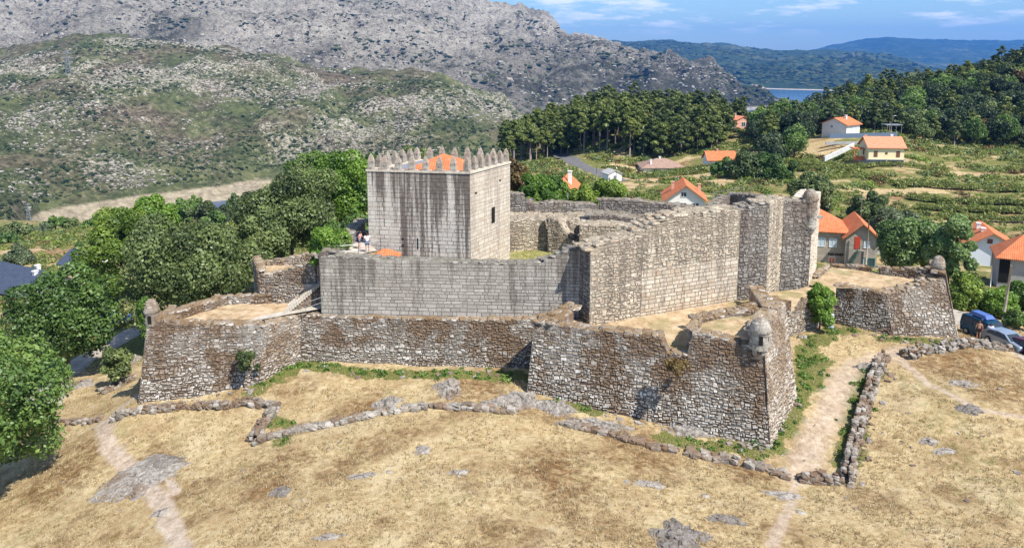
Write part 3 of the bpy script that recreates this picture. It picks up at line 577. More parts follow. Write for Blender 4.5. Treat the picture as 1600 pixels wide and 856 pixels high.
# ================================================================== OUTER RAMPART
rampart = empty('star_rampart', (0, 60, 0), 0, 'low star-shaped rampart of dark mossy rubble stone ringing the castle', 'rampart')
def RP(o_name, *a, **k):
    o = wall(o_name, *a, **k); o.parent = rampart; o.matrix_parent_inverse = Matrix.Translation((0, -60, 0)); return o
def attach(o, par):
    o.parent = par; o.matrix_parent_inverse = Matrix.Translation(-par.location) if par.rotation_euler.z == 0 else (Matrix.Translation(par.location) @ Matrix.Rotation(par.rotation_euler.z, 4, 'Z')).inverted(); return o
# corner feet (b) and tops (t)
Lb, Lt = XY(213, 625, 57.0), XY(230, 500, 58.2)
Mb, Mt = XY(402, 604, 58.3), XY(414, 508, 59.2)
Nb, Nt = XY(470, 565, 62.3), XY(470, 492, 62.9)
K0b, K0t = XY(890, 580, 60.0), XY(885, 488, 60.6)
Kb, Kt = XY(822, 612, 56.0), XY(835, 506, 56.9)
Ab, At = XY(1205, 697, 50.0), XY(1193, 520, 51.3)
Bb, Bt = XY(1247, 623, 55.6), XY(1227, 471, 57.2)
Cb = XY(1195, 545, 65.2); Db = XY(1303, 502, 70.4)
Eb, Et = XY(1396, 526, 67.5), XY(1384, 460, 68.3)
Fb, Ft = XY(1499, 530, 67.4), XY(1477, 430, 68.9)
XL = XY(262, 500, 68); G1 = XY(1470, 440, 76)
RP('rampart_wall', Lb, Mb, [(238,499),(262,500),(285,506),(310,508),(350,507),(398,509),(414,508)], M['rubble'], t0=Lt, t1=Mt, th=1.3)
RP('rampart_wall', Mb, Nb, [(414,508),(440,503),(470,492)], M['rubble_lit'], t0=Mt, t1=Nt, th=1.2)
RP('rampart_wall', Nb, K0b, [(470,491),(520,496),(640,498),(740,500),(830,500),(860,495),(885,488)], M['rubble'], t0=Nt, t1=K0t, th=1.1)
RP('rampart_wall', K0b, Kb, ['z', (0, 5.9), (1, 5.6)], M['rubble'], t0=K0t, t1=Kt, th=1.6)
RP('rampart_wall', Kb, Ab, [(835,506),(870,510),(930,517),(1000,523),(1034,526),(1040,552),(1076,554),(1081,521),(1100,524),(1140,532),(1165,541),(1193,546)], M['rubble'], t0=Kt, t1=At, th=1.2)
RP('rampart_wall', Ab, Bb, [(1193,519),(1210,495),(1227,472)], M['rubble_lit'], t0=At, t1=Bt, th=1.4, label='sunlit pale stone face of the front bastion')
RP('rampart_wall', Bb, Cb, 6.0, M['rubble'], t0=Bt, t1=XY(1188, 480, 65), th=1.2)
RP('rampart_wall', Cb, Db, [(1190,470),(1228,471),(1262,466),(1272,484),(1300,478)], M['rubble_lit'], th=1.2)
RP('rampart_wall', Db, Eb, [(1303,447),(1340,452),(1384,459)], M['rubble'], t1=Et, th=1.2)
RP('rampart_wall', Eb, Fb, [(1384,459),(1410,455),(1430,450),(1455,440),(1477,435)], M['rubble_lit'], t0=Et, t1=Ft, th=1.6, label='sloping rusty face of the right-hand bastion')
RP('rampart_wall', Fb, G1 + np.array((2, 0)), ['z', (0, 6), (1, 5)], M['rubble'], t0=Ft, t1=G1, th=1.2)
# parapets seen from inside
RP('parapet', XY(250, 497, 60.2), XY(357, 465, 65.6), [(250,496),(300,481),(357,464)], M['rubble'], th=1.2, zb=-5)
RP('parapet', XY(357, 465, 65.6), XY(425, 465, 66.0), [(357,464),(412,463),(425,462)], M['rubble'], th=1.0, zb=3)
RP('rampart_wall', XL, Lb + np.array((-.0, 0)), ['z', (0, 3.0), (1, 4.8)], M['rubble'], t1=Lt, th=1.0)
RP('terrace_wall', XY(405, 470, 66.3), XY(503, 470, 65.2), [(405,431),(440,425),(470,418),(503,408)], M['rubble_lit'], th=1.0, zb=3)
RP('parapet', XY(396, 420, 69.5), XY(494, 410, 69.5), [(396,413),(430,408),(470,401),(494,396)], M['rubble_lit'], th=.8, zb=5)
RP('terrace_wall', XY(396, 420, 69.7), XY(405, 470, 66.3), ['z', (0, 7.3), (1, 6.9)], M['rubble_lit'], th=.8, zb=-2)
RP('stair_wall', XY(446, 486, 62.9), XY(503, 445, 64.6), [(444,490),(465,476),(503,446)], M['rubble_lit'], th=1.3, zb=3.2, caps=False)
m = MB(); a_, b_ = XY(446, 486, 62.9), XY(503, 445, 64.6); n_s = 16
for i in range(n_s):
    p, q = a_ + (b_ - a_) * (i / n_s), a_ + (b_ - a_) * ((i + 1) / n_s - .004); z_ = 4.25 + 2.2 * i / n_s; e_ = np.array((-.35, 2.3)); slab(m, [p + (0, -.15), q + (0, -.15), q + e_, p + e_], z_ - .2, z_ + .14, (rng.random(), 0, .5, rng.random()))
attach(m.build('stair_slab', M['flag'], rampart), rampart)
RP('parapet', XY(1095, 512, 57.6), XY(1236, 480, 61.0), [(1095,500),(1130,496),(1160,489),(1200,480),(1236,470)], M['rubble'], th=1.6, zb=4)
RP('parapet', XY(1086, 522, 54.2), XY(1097, 508, 57.4), ['z', (0, 6.0), (1, 5.9)], M['rubble_lit'], th=.7, zb=4.4)
RP('parapet', XY(842, 504, 56.8), XY(893, 492, 60.4), [(842,503),(893,488)], M['rubble_lit'], th=.8, zb=4)
RP('parapet', XY(1278, 440, 73), XY(1300, 430, 77), [(1278,432),(1290,422),(1300,416)], M['rubble_lit'], th=.8, zb=3.5)
RP('parapet', XY(1300, 430, 77), XY(1360, 435, 75), [(1300,416),(1340,417),(1360,418)], M['rubble'], th=.9, zb=3.5)
RP('parapet', XY(1372, 438, 74.4), XY(1462, 440, 71.6), [(1372,418),(1400,421),(1440,421),(1462,418)], M['rubble'], th=.9, zb=3.5)
def fl(name, pts, z, mat, par=rampart, zs=None, jit=.06): return attach(floor_poly(name, pts, z, mat, par, jit, zs), par)
fl('terrace', [Lt + (.6, .4), Mt + (0, .3), Nt + (0, .3), XY(505, 480, 63.4), XY(505, 470, 66), XY(425, 465, 66.6), XY(357, 465, 66), XY(250, 497, 60.8)], 4.05, M['earth'])
fl('ramp', [XY(385, 503, 60.6), XY(440, 497, 62.1), XY(503, 484, 63.5), XY(505, 476, 65.0), XY(455, 487, 63.6), XY(400, 498, 61.9)], 4, M['flag'], zs=[4.2, 4.24, 4.4, 4.5, 4.3, 4.2], jit=.01)
fl('terrace', [XY(405, 431, 67), XY(503, 410, 66), XY(503, 400, 70), XY(396, 420, 69.6)], 6.5, M['earth'])
fl('terrace', [Nt + (0, .6), K0t + (0, .6), XY(905, 500, 61.8), XY(500, 490, 63.3)], 4.0, M['earth'])
fl('terrace', [Kt + (.3, .6), XY(1050, 540, 54.3), XY(1085, 545, 53.8), XY(1100, 510, 60), XY(1235, 480, 62), XY(1262, 460, 70), XY(1150, 490, 66.5), XY(920, 505, 60.0), XY(895, 490, 61)], 4.3, M['earth'])
fl('terrace', [XY(1085, 525, 53.7), At + (-.8, .9), Bt + (-.9, 0), XY(1230, 472, 60.5), XY(1097, 500, 57.4)], 5.35, M['earth'])
fl('terrace', [Db + (-3, .5), Et + (0, .5), Ft + (-.8, .5), XY(1470, 425, 72.3), XY(1300, 430, 77.5), XY(1262, 440, 73)], 4.25, M['earth'])
fl('terrace', [XY(1228, 470, 66), Db + (0, .6), XY(1275, 440, 74), XY(1262, 450, 71)], 4.1, M['earth'])
def ring_blocks(c, prof, zs, n, jit=.02, th=.25, a_off=0.0):
    """courses of wedge blocks round a centre; prof(z) -> radius"""
    V, F, C = [], [], []; o = 0
    for i in range(len(zs) - 1):
        z0, z1 = zs[i] + .008, zs[i + 1] - .006; k = n + int(rng.integers(-1, 2)); a = rng.random() * 6.28; cuts = a + (np.arange(k + 1) + np.concatenate([[0], rng.normal(0, .12, k - 1), [0]])) * 2 * math.pi / k
        for j in range(k):
            a0, a1 = cuts[j] + .012, cuts[j + 1] - .012; rj = rng.normal(0, jit); col = (rng.random(), 0, .5, rng.random()); am = (a0 + a1) / 2
            for (aa, zz, e) in ((a0, z0, 0), (am, z0, .01), (a1, z0, 0), (a0, z1, 0), (am, z1, .01), (a1, z1, 0)):
                r = prof(zz) + rj + e; V.append((c[0] + math.cos(aa) * r, c[1] + math.sin(aa) * r, zz)); r2 = max(.01, prof(zz) - th); V.append((c[0] + math.cos(aa) * r2, c[1] + math.sin(aa) * r2, zz))
            C += [col] * 12; q = lambda x: o + x
            F += [[q(0), q(2), q(8), q(6)], [q(2), q(4), q(10), q(8)], [q(6), q(8), q(9), q(7)], [q(8), q(10), q(11), q(9)], [q(0), q(6), q(7), q(1)], [q(4), q(5), q(11), q(10)], [q(0), q(1), q(3), q(2)], [q(2), q(3), q(5), q(4)]]; o += 12
    return np.array(V), np.array(F), np.array(C)
def sentry(px, py, Y, r, zlo, zwall, ztop, slot, name='sentry_box', par=None):
    c = XY(px, py, Y); par = par or rampart
    zz = [zlo, zlo + .4, zlo + .75, zlo + .95] + list(np.arange(zlo + 1.2, zwall - .2, .27)) + [zwall - .12, zwall + .05]
    pf = lambda z: np.interp(z, [zlo, zlo + .4, zlo + .75, zlo + .76, zlo + .95, zlo + .97, zwall - .13, zwall - .11, zwall + .05], [r * .35, r * .75, r * .85, r * 1.04, r * 1.04, r, r * .98, r * 1.12, r * 1.12])
    o = attach(link(name, mesh_np(name, *ring_blocks(c, pf, zz, 11), M['boulder'], False, col=None) if False else (lambda P: mesh_np(name, P[0], P[1], M['boulder'], False, col=P[2]))(ring_blocks(c, pf, zz, 11)), par), par)
    h = ztop - zwall; pd = lambda z: r * 1.08 * math.sqrt(max(.004, 1 - ((z - zwall) / (h * 1.01)) ** 2)) ; zd = [zwall + .05, zwall + h * .3, zwall + h * .55, zwall + h * .78, zwall + h * .93, ztop]
    P = ring_blocks(c, pd, zd, 9, .015, .4); q = link('dome', mesh_np('dome', P[0], P[1], M['boulder'], False, col=P[2]), o)
    k = MB(); k.lathe([(r * .8, zlo + .5), (r * .88, zwall), (r * .7, zwall + h * .6), (.05, ztop - .04)], (c[0], c[1], 0), 12, (.2, .9, .5, .3)); k.build('core', M['boulder'], o)
    for a in slot:
        s_ = MB(); ca, sa = math.cos(a), math.sin(a); V = []
        for rr_ in (r * .9, r * 1.06):
            for t_, z_ in ((-.13, zwall - .95), (.13, zwall - .95), (.13, zwall - .3), (-.13, zwall - .3)): V.append((c[0] + ca * rr_ - sa * t_, c[1] + sa * rr_ + ca * t_, z_))
        s_.add(V, [(4, 5, 6, 7), (0, 1, 5, 4), (1, 2, 6, 5), (2, 3, 7, 6), (3, 0, 4, 7)]); s_.build('opening', M['dark'], o)
M['dark'] = plain('dark_void', (.012, .011, .01), .9)
sentry(1187, 530, 51.35, .66, 4.9, 7.05, 7.9, (-1.75,))
sentry(237, 500, 58.6, .56, 4.0, 5.95, 6.85, (-1.4,))
sentry(1465, 425, 70.2, .56, 4.9, 6.35, 7.3, (-1.2,))

# ================================================================== INNER CASTLE
castle = empty('castle_enclosure', (0, 66, 4), 0, 'tall grey granite castle wall with big angular bastion at its right', 'castle wall')
def CW(n, *a, **k): k.setdefault('zb', 3.3); return attach(wall(n, *a, **k), castle)
c0 = XY(502, 490, 63.0); c1 = XY(905, 500, 61.5)
CW('curtain_wall', c0, c1, [(500,402),(540,402),(600,407),(660,409),(735,412),(800,414),(840,411),(862,404),(880,397),(893,392),(905,388)], M['ashlar'], th=1.5, style='ashlar', caps=True, capz=.1)
s1a = XY(921, 505, 59.6); s1m = XY(1000, 505, 61.6); s1b = XY(1150, 490, 66)
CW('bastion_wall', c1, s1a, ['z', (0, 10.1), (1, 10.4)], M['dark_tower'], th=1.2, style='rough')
CW('bastion_wall', s1a, s1m, [(921,390),(935,385),(953,379),(985,373),(1000,370)], M['bastion'], th=2.2, style='rough')
CW('bastion_wall', s1m, s1b, [(1000,370),(1008,361),(1028,350),(1058,337),(1107,332),(1150,329)], M['bastion'], th=2.4, style='rough', split=8.2)
s2 = XY(1195, 480, 66.6); s3 = XY(1216, 470, 70.2); s4 = XY(1262, 460, 70.6); s5 = XY(1273, 450, 76)
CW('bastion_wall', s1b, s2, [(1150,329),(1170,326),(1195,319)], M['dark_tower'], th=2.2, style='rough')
CW('bastion_wall', s2, s3, [(1195,316),(1216,312)], M['bastion'], th=2, style='rough')
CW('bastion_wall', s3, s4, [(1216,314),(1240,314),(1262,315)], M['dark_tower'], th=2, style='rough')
CW('bastion_wall', s4, s5, ['z', (0, 12.4), (1, 12.4)], M['tower_side'], th=2, style='rough')
fl('wall_walk', [s1b + (-1, 2), s2 + (-.6, 1.0), s3 + (-.6, 1.0), s4 + (-.8, 1.0), s5 + (-.8, 0), XY(1140, 400, 82), XY(1080, 400, 80), XY(1060, 400, 70)], 11.6, M['earth'], castle, jit=.05, zs=[11.3, 11.3, 11.4, 11.4, 10.6, 8.6, 8.6, 10.2])
# corner turret
sentry(1261, 400, 71.0, .66, 9.0, 12.6, 13.5, (), 'corner_turret', castle)
m = MB(); g = XY(1272, 340, 72.5); m.box(g[0] - .2, g[0] + .9, g[1], g[1] + .35, 10.35, 10.6, (.4, 0, .5, .3)); attach(m.build('waterspout', M['boulder'], castle), castle)
# left side and inner walls
k1 = XY(556, 380, 75.5)
CW('curtain_wall', k1, c0, ['z', (0, 9.6), (1, 9.4)], M['dark_tower'], th=1.3, style='rough', caps=True)
CW('parapet', XY(500, 400, 64.4), XY(580, 370, 74), [(505,396),(520,385),(535,375),(548,366),(580,363)], M['boulder'], th=1.0, style='rubble', zb=7)
CW('inner_wall', XY(797, 345, 82), XY(942, 345, 84), [(797,346),(835,344),(895,346),(912,344),(942,341)], M['bastion'], th=4.5, style='rough')
CW('parapet', XY(790, 310, 86.5), XY(822, 315, 86.5), [(790,303),(812,303),(822,309)], M['dark_tower'], th=1.4, style='rough', zb=7)
CW('parapet', XY(822, 315, 86.8), XY(936, 315, 88), [(822,312),(832,320),(870,316),(936,320)], M['dark_tower'], th=1.2, style='rough', zb=7)
CW('parapet', XY(936, 318, 88), XY(1118, 330, 86), [(936,312),(998,313),(1004,316),(1060,321),(1118,330)], M['dark_tower'], th=1.2, style='rough', zb=6)
CW('inner_wall', XY(920, 345, 81.5), XY(1026, 345, 81), [(920,337),(960,337),(1026,347)], M['dark_tower'], th=3, style='rough')
CW('inner_wall', XY(905, 360, 78.5), XY(1026, 360, 77.5), [(905,352),(960,353),(1015,358)], M['bastion'], th=2.4, style='rough')
CW('inner_wall', XY(925, 385, 65), XY(1024, 372, 72), [(925,388),(960,382),(996,368),(1024,356)], M['bastion'], th=2, style='rough', zb=5)
CW('inner_wall', XY(1138, 320, 92), XY(1192, 325, 88), [(1138,304),(1165,304),(1192,309)], M['dark_tower'], th=1.2, style='rough', zb=6)
CW('inner_wall', XY(1112, 330, 86), XY(1140, 320, 91), [(1112,327),(1140,305)], M['dark_tower'], th=1.2, style='rough', zb=6)
# stair climbing along the inner wall
CW('stair', XY(856, 348, 81.6), XY(904, 390, 80.2), ['z', (0, 8.5), (.25, 8.3), (1, 5.3)], M['bastion'], th=1.6, style='rough')
fl('courtyard', [c0 + (1, 1.2), c1 + (0, 1.2), XY(925, 400, 62), XY(1010, 380, 72), XY(1010, 380, 84), XY(797, 400, 83), XY(600, 400, 78), XY(560, 400, 75)], 4.6, M['court'], castle)
fl('wall_walk', [c0 + (.6, 1.3), XY(600, 400, 64), XY(592, 400, 66.6), XY(578, 395, 70), XY(556, 380, 74)], 8.5, M['earth'], castle, jit=.03)
fl('wall_walk', [XY(508, 400, 65), XY(541, 400, 64.6), XY(590, 392, 67), XY(572, 380, 70), XY(548, 380, 70)], 8.62, M['flag'], castle, zs=[8.62] * 5, jit=.0)
fl('wall_walk', [XY(925, 385, 62), XY(1000, 370, 64), XY(1060, 340, 66), XY(1150, 330, 69), XY(1140, 330, 84), XY(1026, 340, 80), XY(1020, 360, 72), XY(925, 388, 64)], 10.2, M['earth'], castle, zs=[9.6, 10.2, 11.2, 11.2, 8.6, 8.2, 9.0, 8.6])
# small hipped roof behind the curtain
def hiproof(mb, x0, x1, y0, y1, z0, z1, inset=None):
    w_, d_ = x1 - x0, y1 - y0; i = min(w_, d_) / 2 if inset is None else inset
    if w_ >= d_: a, b = (x0 + i, (y0 + y1) / 2, z1), (x1 - i, (y0 + y1) / 2, z1)
    else: a, b = ((x0 + x1) / 2, y0 + i, z1), ((x0 + x1) / 2, y1 - i, z1)
    V = [(x0, y0, z0), (x1, y0, z0), (x1, y1, z0), (x0, y1, z0), a, b, (x0, y0, z0 - .12), (x1, y0, z0 - .12), (x1, y1, z0 - .12), (x0, y1, z0 - .12)]
    F = [(0, 1, 5, 4), (1, 2, 5), (2, 3, 4, 5), (3, 0, 4)] if w_ >= d_ else [(0, 1, 4), (1, 2, 5, 4), (2, 3, 5), (3, 0, 4, 5)]
    return mb.add(V, F + [(0, 6, 7, 1), (1, 7, 8, 2), (2, 8, 9, 3), (3, 9, 6, 0), (9, 8, 7, 6)])
def tiles(name, c1_, c2_, c3_, pitch=.22):
    t = NT(name); v = t.coord('UV'); sep = t.n('ShaderNodeSeparateXYZ', {0: v}).outputs
    wv = t.math('SINE', t.math('MULTIPLY', sep[0], 6.2832 / pitch)); rw = t.math('FRACT', t.math('MULTIPLY', sep[1], 1 / .38))
    o = t.coord(); n = t.noise(o, 1.3, 5, .7); nf = t.noise(o, 7, 3, .7)
    c = t.ramp(t.math('ADD', t.math('MULTIPLY', n, .6), t.math('MULTIPLY', nf, .4)), [(.3, c1_), (.5, c2_), (.7, c3_)])
    c = t.mix(t.mr(wv, -1, -.3, .15, 0), c, tuple(x * .5 for x in c1_)); c = t.mix(t.mr(t.noise(o, 3.2, 4, .7), .56, .68, 0, .4), c, (.30, .20, .15))
    return t.done(c, .8, t.bump(t.math('ADD', wv, rw), .45, .03), .2)
M['tile'] = tiles('orange_roof_tiles', (.36, .10, .045), (.56, .175, .07), (.64, .27, .14))
M['tile_old'] = tiles('brown_roof_tiles', (.20, .13, .10), (.33, .22, .17), (.42, .31, .25))
M['tile_pink'] = tiles('salmon_roof_tiles', (.55, .19, .10), (.66, .25, .14), (.72, .32, .19))
def add_roof_uv(me):
    l = me.uv_layers.new(name='UVMap'); 
    for p in me.polygons:
        n = p.normal; h = Vector((-n.y, n.x, 0)); h = h.normalized() if h.length > .05 else Vector((1, 0, 0)); s_ = n.cross(h)
        for li in p.loop_indices:
            co = me.vertices[me.loops[li].vertex_index].co; l.data[li].uv = (co.dot(h), co.dot(s_))
m = MB(); q = XY(603, 395, 66.2); hiproof(m, q[0] - 1.25, q[0] + 1.25, q[1] - 1.0, q[1] + 1.0, 8.35, 8.98); o = m.build('lean_to_roof', M['tile'], castle); add_roof_uv(o.data); attach(o, castle)
m = MB(); m.box(q[0] - 1.1, q[0] + 1.1, q[1] - .85, q[1] + .85, 4.4, 8.4, (.5, 0, .5, .5)); attach(m.build('lean_to_wall', M['ashlar'], castle), castle)

# ================================================================== KEEP
TL = XY(573, 265, 69.2); TC = XY(734, 267, 67.6); TR = XY(797, 252, 74.4); TB = TL + TR - TC
kc = (TL + TC + TR + TB) / 4; keep = empty('castle_keep', (kc[0], kc[1], 4), 0, 'square granite keep with pointed merlons and an orange hipped roof', 'tower')
ZT = 15.62
for a, b, mt_, in ((TL, TC, M['tower']), (TC, TR, M['tower_side']), (TR, TB, M['tower_side']), (TB, TL, M['tower'])):
    attach(wall('masonry_face', a, b, ZT - .1, mt_, th=.75, style='ashlar', zb=3.8, caps=False, rough=0, ch=(.28, .46), sw=(.35, 1.05), relief=.013), keep)
m = MB()
cen = kc; grow = lambda p, k: cen + (p - cen) * (1 + k / np.linalg.norm(p - cen))
out4 = [grow(p, .12) for p in (TL, TC, TR, TB)]; in4 = [grow(p, -.95) for p in (TL, TC, TR, TB)]
for i in range(4):
    j = (i + 1) % 4; slab(m, [out4[i], out4[j], in4[j], in4[i]], ZT - .16, ZT + .02, (.62, 0, .4, .4))
attach(m.build('parapet_course', M['tower_side'], keep), keep)
m = MB(); slab(m, [grow(p, -.7) for p in (TL, TC, TR, TB)], ZT - 1.2, ZT - .75); attach(m.build('roof_deck', plain('lead_roof', (.20, .23, .27), .5, .15, 2), keep), keep)
ax = (TC - TL) / np.linalg.norm(TC - TL); ay = (TR - TC) / np.linalg.norm(TR - TC)
rc = TL + ax * 4.9 + ay * 3.9
def lp(u, v): p = rc + ax * u + ay * v; return (p[0], p[1])
V = [(*lp(-2.6, -2.0), ZT - .25), (*lp(2.9, -2.0), ZT - .25), (*lp(2.9, 2.4), ZT - .25), (*lp(-2.6, 2.4), ZT - .25), (*lp(.1, .1), ZT + 1.12)]
m = MB().add(V + [(x, y, ZT - .8) for x, y, _ in V[:4]], [(0, 1, 4), (1, 2, 4), (2, 3, 4), (3, 0, 4), (0, 5, 6, 1), (1, 6, 7, 2), (2, 7, 8, 3), (3, 8, 5, 0)])
o = m.build('hipped_roof', M['tile'], keep); add_roof_uv(o.data); attach(o, keep)
V = [(*lp(-4.0, -2.6), ZT - .7), (*lp(-2.3, -2.6), ZT - .7), (*lp(-2.3, 2.8), ZT - .7), (*lp(-4.0, 2.8), ZT - .7), (*lp(-3.2, -1.9), ZT + .15), (*lp(-2.5, -1.9), ZT + .15), (*lp(-2.5, 2.2), ZT + .15), (*lp(-3.2, 2.2), ZT + .15)]
attach(MB().add(V, [(4, 5, 6, 7), (0, 1, 5, 4), (1, 2, 6, 5), (2, 3, 7, 6), (3, 0, 4, 7)]).build('lead_roof', bpy.data.materials['lead_roof'], keep), keep)
# merlons: one mesh, linked copies
mm2 = MB(); w2, d2 = .28, .26
V = [(-w2, -d2, 0), (w2, -d2, 0), (w2, d2, 0), (-w2, d2, 0), (-w2, -d2, .72), (w2, -d2, .72), (w2, d2, .72), (-w2, d2, .72), (-.12, -.11, 1.22), (.12, -.11, 1.22), (.12, .11, 1.22), (-.12, .11, 1.22), (0, 0, 1.36)]
mm2.add(V, [(0, 1, 5, 4), (1, 2, 6, 5), (2, 3, 7, 6), (3, 0, 4, 7), (4, 5, 9, 8), (5, 6, 10, 9), (6, 7, 11, 10), (7, 4, 8, 11), (8, 9, 12), (9, 10, 12), (10, 11, 12), (11, 8, 12)], (.35, 0, .8, .2))
mer_v = []
for i in range(6):
    bm = bmesh.new(); vv = [bm.verts.new(v_) for v_ in np.concatenate(mm2.V)]; [bm.faces.new([vv[k] for k in f]) for f in mm2.F]; bmesh.ops.subdivide_edges(bm, edges=bm.edges[:], cuts=2, use_grid_fill=True)
    r1 = rng.random()
    for v_ in bm.verts:
        if v_.co.z > .02: v_.co += Vector(rng.normal(0, .016, 3))
    me = bpy.data.meshes.new('merlon'); bm.to_mesh(me); bm.free(); me.materials.append(M['boulder']); a_ = me.color_attributes.new('col', 'FLOAT_COLOR', 'POINT'); a_.data.foreach_set('color', np.tile(np.array((r1, 0, .8, rng.random()), np.float32), len(me.vertices))); mer_v.append(me)
L_ = [(TL, TC, 7), (TC, TR, 6), (TR, TB, 7), (TB, TL, 6)]
for a, b, n_ in L_:
    for k in range(n_):
        a_, b_ = grow(a, -.42), grow(b, -.42); p = a_ + (b_ - a_) * (k / n_)
        o = link('merlon', mer_v[int(rng.integers(6))], None, (p[0], p[1], ZT), math.atan2((b - a)[1], (b - a)[0])); o.scale = (rng.uniform(.92, 1.05), 1, rng.uniform(.93, 1.08)); attach(o, keep)
def on_face(a, b, u, z, w_, h_, name, par, depth=.12, mat=None):
    d = (b - a) / np.linalg.norm(b - a); n = np.array((d[1], -d[0])); p = a + d * u
    V = []
    for k in (-.3, depth):
        for du, dz in ((-w_ / 2, 0), (w_ / 2, 0), (w_ / 2, h_), (-w_ / 2, h_)): q = p + d * du + n * k; V.append((q[0], q[1], z + dz))
    m = MB().add(V, [(4, 5, 6, 7), (0, 1, 5, 4), (1, 2, 6, 5), (2, 3, 7, 6), (3, 0, 4, 7)]); return m, p, d, n
m, p, d, n = on_face(TC, TR, 4.2, 10.2, .6, 1.5, 'w', keep, .055); ww = attach(m.build('window', M['dark'], keep), keep)
m = MB()
for du, dz, w_, h_ in ((-.42, 0, .2, 1.5), (.42, 0, .2, 1.5), (0, 1.5, 1.1, .25), (0, -.2, 1.1, .2)):
    V = []
    for k in (-.1, .075):
        for x_, z_ in ((-w_ / 2, 0), (w_ / 2, 0), (w_ / 2, h_), (-w_ / 2, h_)): q = p + d * (du + x_) + n * k; V.append((q[0], q[1], 10.2 + dz + z_))
    m.add(V, [(4, 5, 6, 7), (0, 1, 5, 4), (1, 2, 6, 5), (2, 3, 7, 6), (3, 0, 4, 7)], (.7, 0, .5, .2))
o = m.build('frame', M['tower_side']); o.parent = ww; o.matrix_parent_inverse = Matrix.Translation((-keep.location))
for u, z, w_, h_ in ((4.7, 8.4, .1, 1.0), (3.3, 9.2, .14, .2), (3.3, 8.6, .14, .18)):
    m, *_ = on_face(TL, TC, u, z, w_, h_, 's', keep, .05); attach(m.build('arrow_slit', M['dark'], keep), keep)
for u, z, w_, h_ in ((1.0, 13.5, .35, .14), (5.6, 14.0, .3, .14)):
    m, *_ = on_face(TC, TR, u, z, w_, h_, 's', keep, .05); attach(m.build('drain_hole', M['dark'], keep), keep)
# ------------------------------------------------------------------ vegetation
def leafmat(name, dark, mid, light, trans=.36, var=.3):
    t = NT(name); a = t.attr('col'); s = t.sep(a.outputs['Color']); oi = t.n('ShaderNodeObjectInfo')
    f = t.math('ADD', t.math('MULTIPLY', s[0], .42), t.math('ADD', t.math('MULTIPLY', s[1], .42), t.math('MULTIPLY', t.noise(t.coord(), .7, 3, .6), .16)))
    f = t.math('ADD', f, t.math('MULTIPLY', t.math('SUBTRACT', oi.outputs['Random'], .5), var))
    c = t.ramp(f, [(.15, dark), (.5, mid), (.88, light)])
    d = t.n('ShaderNodeBsdfDiffuse', {'Color': c}); tr = t.n('ShaderNodeBsdfTranslucent', {'Color': c}); m_ = t.n('ShaderNodeMixShader', {0: trans, 1: d.outputs[0], 2: tr.outputs[0]})
    g = t.n('ShaderNodeBsdfGlossy', {'Color': (.8, .85, .8, 1), 'Roughness': .5}); m2 = t.n('ShaderNodeMixShader', {0: .035, 1: m_.outputs[0], 2: g.outputs[0]})
    t.t.links.new(m2.outputs[0], t.o.inputs[0]); return t.m
LM = dict(
    oak=leafmat('oak_leaves', (0.051, 0.076, 0.025), (0.137, 0.186, 0.057), (0.273, 0.331, 0.114)),
    deep=leafmat('deep_green_leaves', (0.041, 0.083, 0.018), (0.111, 0.198, 0.039), (0.229, 0.333, 0.078)),
    yellow=leafmat('yellow_green_leaves', (0.062, 0.112, 0.015), (0.163, 0.250, 0.031), (0.325, 0.425, 0.062)),
    bright=leafmat('bright_green_leaves', (0.041, 0.099, 0.012), (0.117, 0.224, 0.024), (0.234, 0.370, 0.048)),
    olive=leafmat('grey_green_leaves', (0.062, 0.090, 0.044), (0.138, 0.180, 0.088), (0.250, 0.300, 0.154)),
    feather=leafmat('soft_green_leaves', (0.062, 0.120, 0.033), (0.144, 0.228, 0.066), (0.275, 0.372, 0.132)),
    blue=leafmat('blue_green_leaves', (0.049, 0.081, 0.025), (0.115, 0.161, 0.052), (0.231, 0.282, 0.099)),
    pine=leafmat('pine_needles', (0.050, 0.078, 0.015), (0.131, 0.174, 0.037), (0.250, 0.282, 0.066), .28, .4),
    pine2=leafmat('dark_pine_needles', (0.037, 0.066, 0.020), (0.094, 0.132, 0.039), (0.188, 0.222, 0.072), .25, .4),
    wood=leafmat('woodland_leaves', (.020, .040, .018), (.050, .082, .034), (.11, .15, .065)),
    rust=leafmat('rusty_scrub_leaves', (.07, .045, .015), (.17, .11, .035), (.28, .20, .07)),
    scrub=leafmat('scrub_leaves', (0.066, 0.094, 0.020), (0.171, 0.209, 0.044), (0.319, 0.341, 0.088)),
    weed=leafmat('weed_leaves', (.05, .11, .015), (.12, .22, .03), (.24, .36, .07)),
    straw=leafmat('straw_blades', (.30, .22, .115), (.46, .36, .20), (.68, .58, .38)))
bt = NT('bark'); v = bt.coord(); n = bt.noise(bt.scale(v, (3, 3, .7)), 1, 5, .7)
BARK = bt.done(bt.ramp(n, [(.3, (.05, .037, .028)), (.7, (.19, .15, .12))]), .95, bt.bump(n, .6, .05), .05)
bt = NT('pale_pine_bark'); v = bt.coord(); n = bt.noise(bt.scale(v, (3, 3, .7)), 1, 5, .7)
BARK2 = bt.done(bt.ramp(n, [(.3, (.13, .10, .085)), (.7, (.34, .29, .25))]), .95, None, .05)
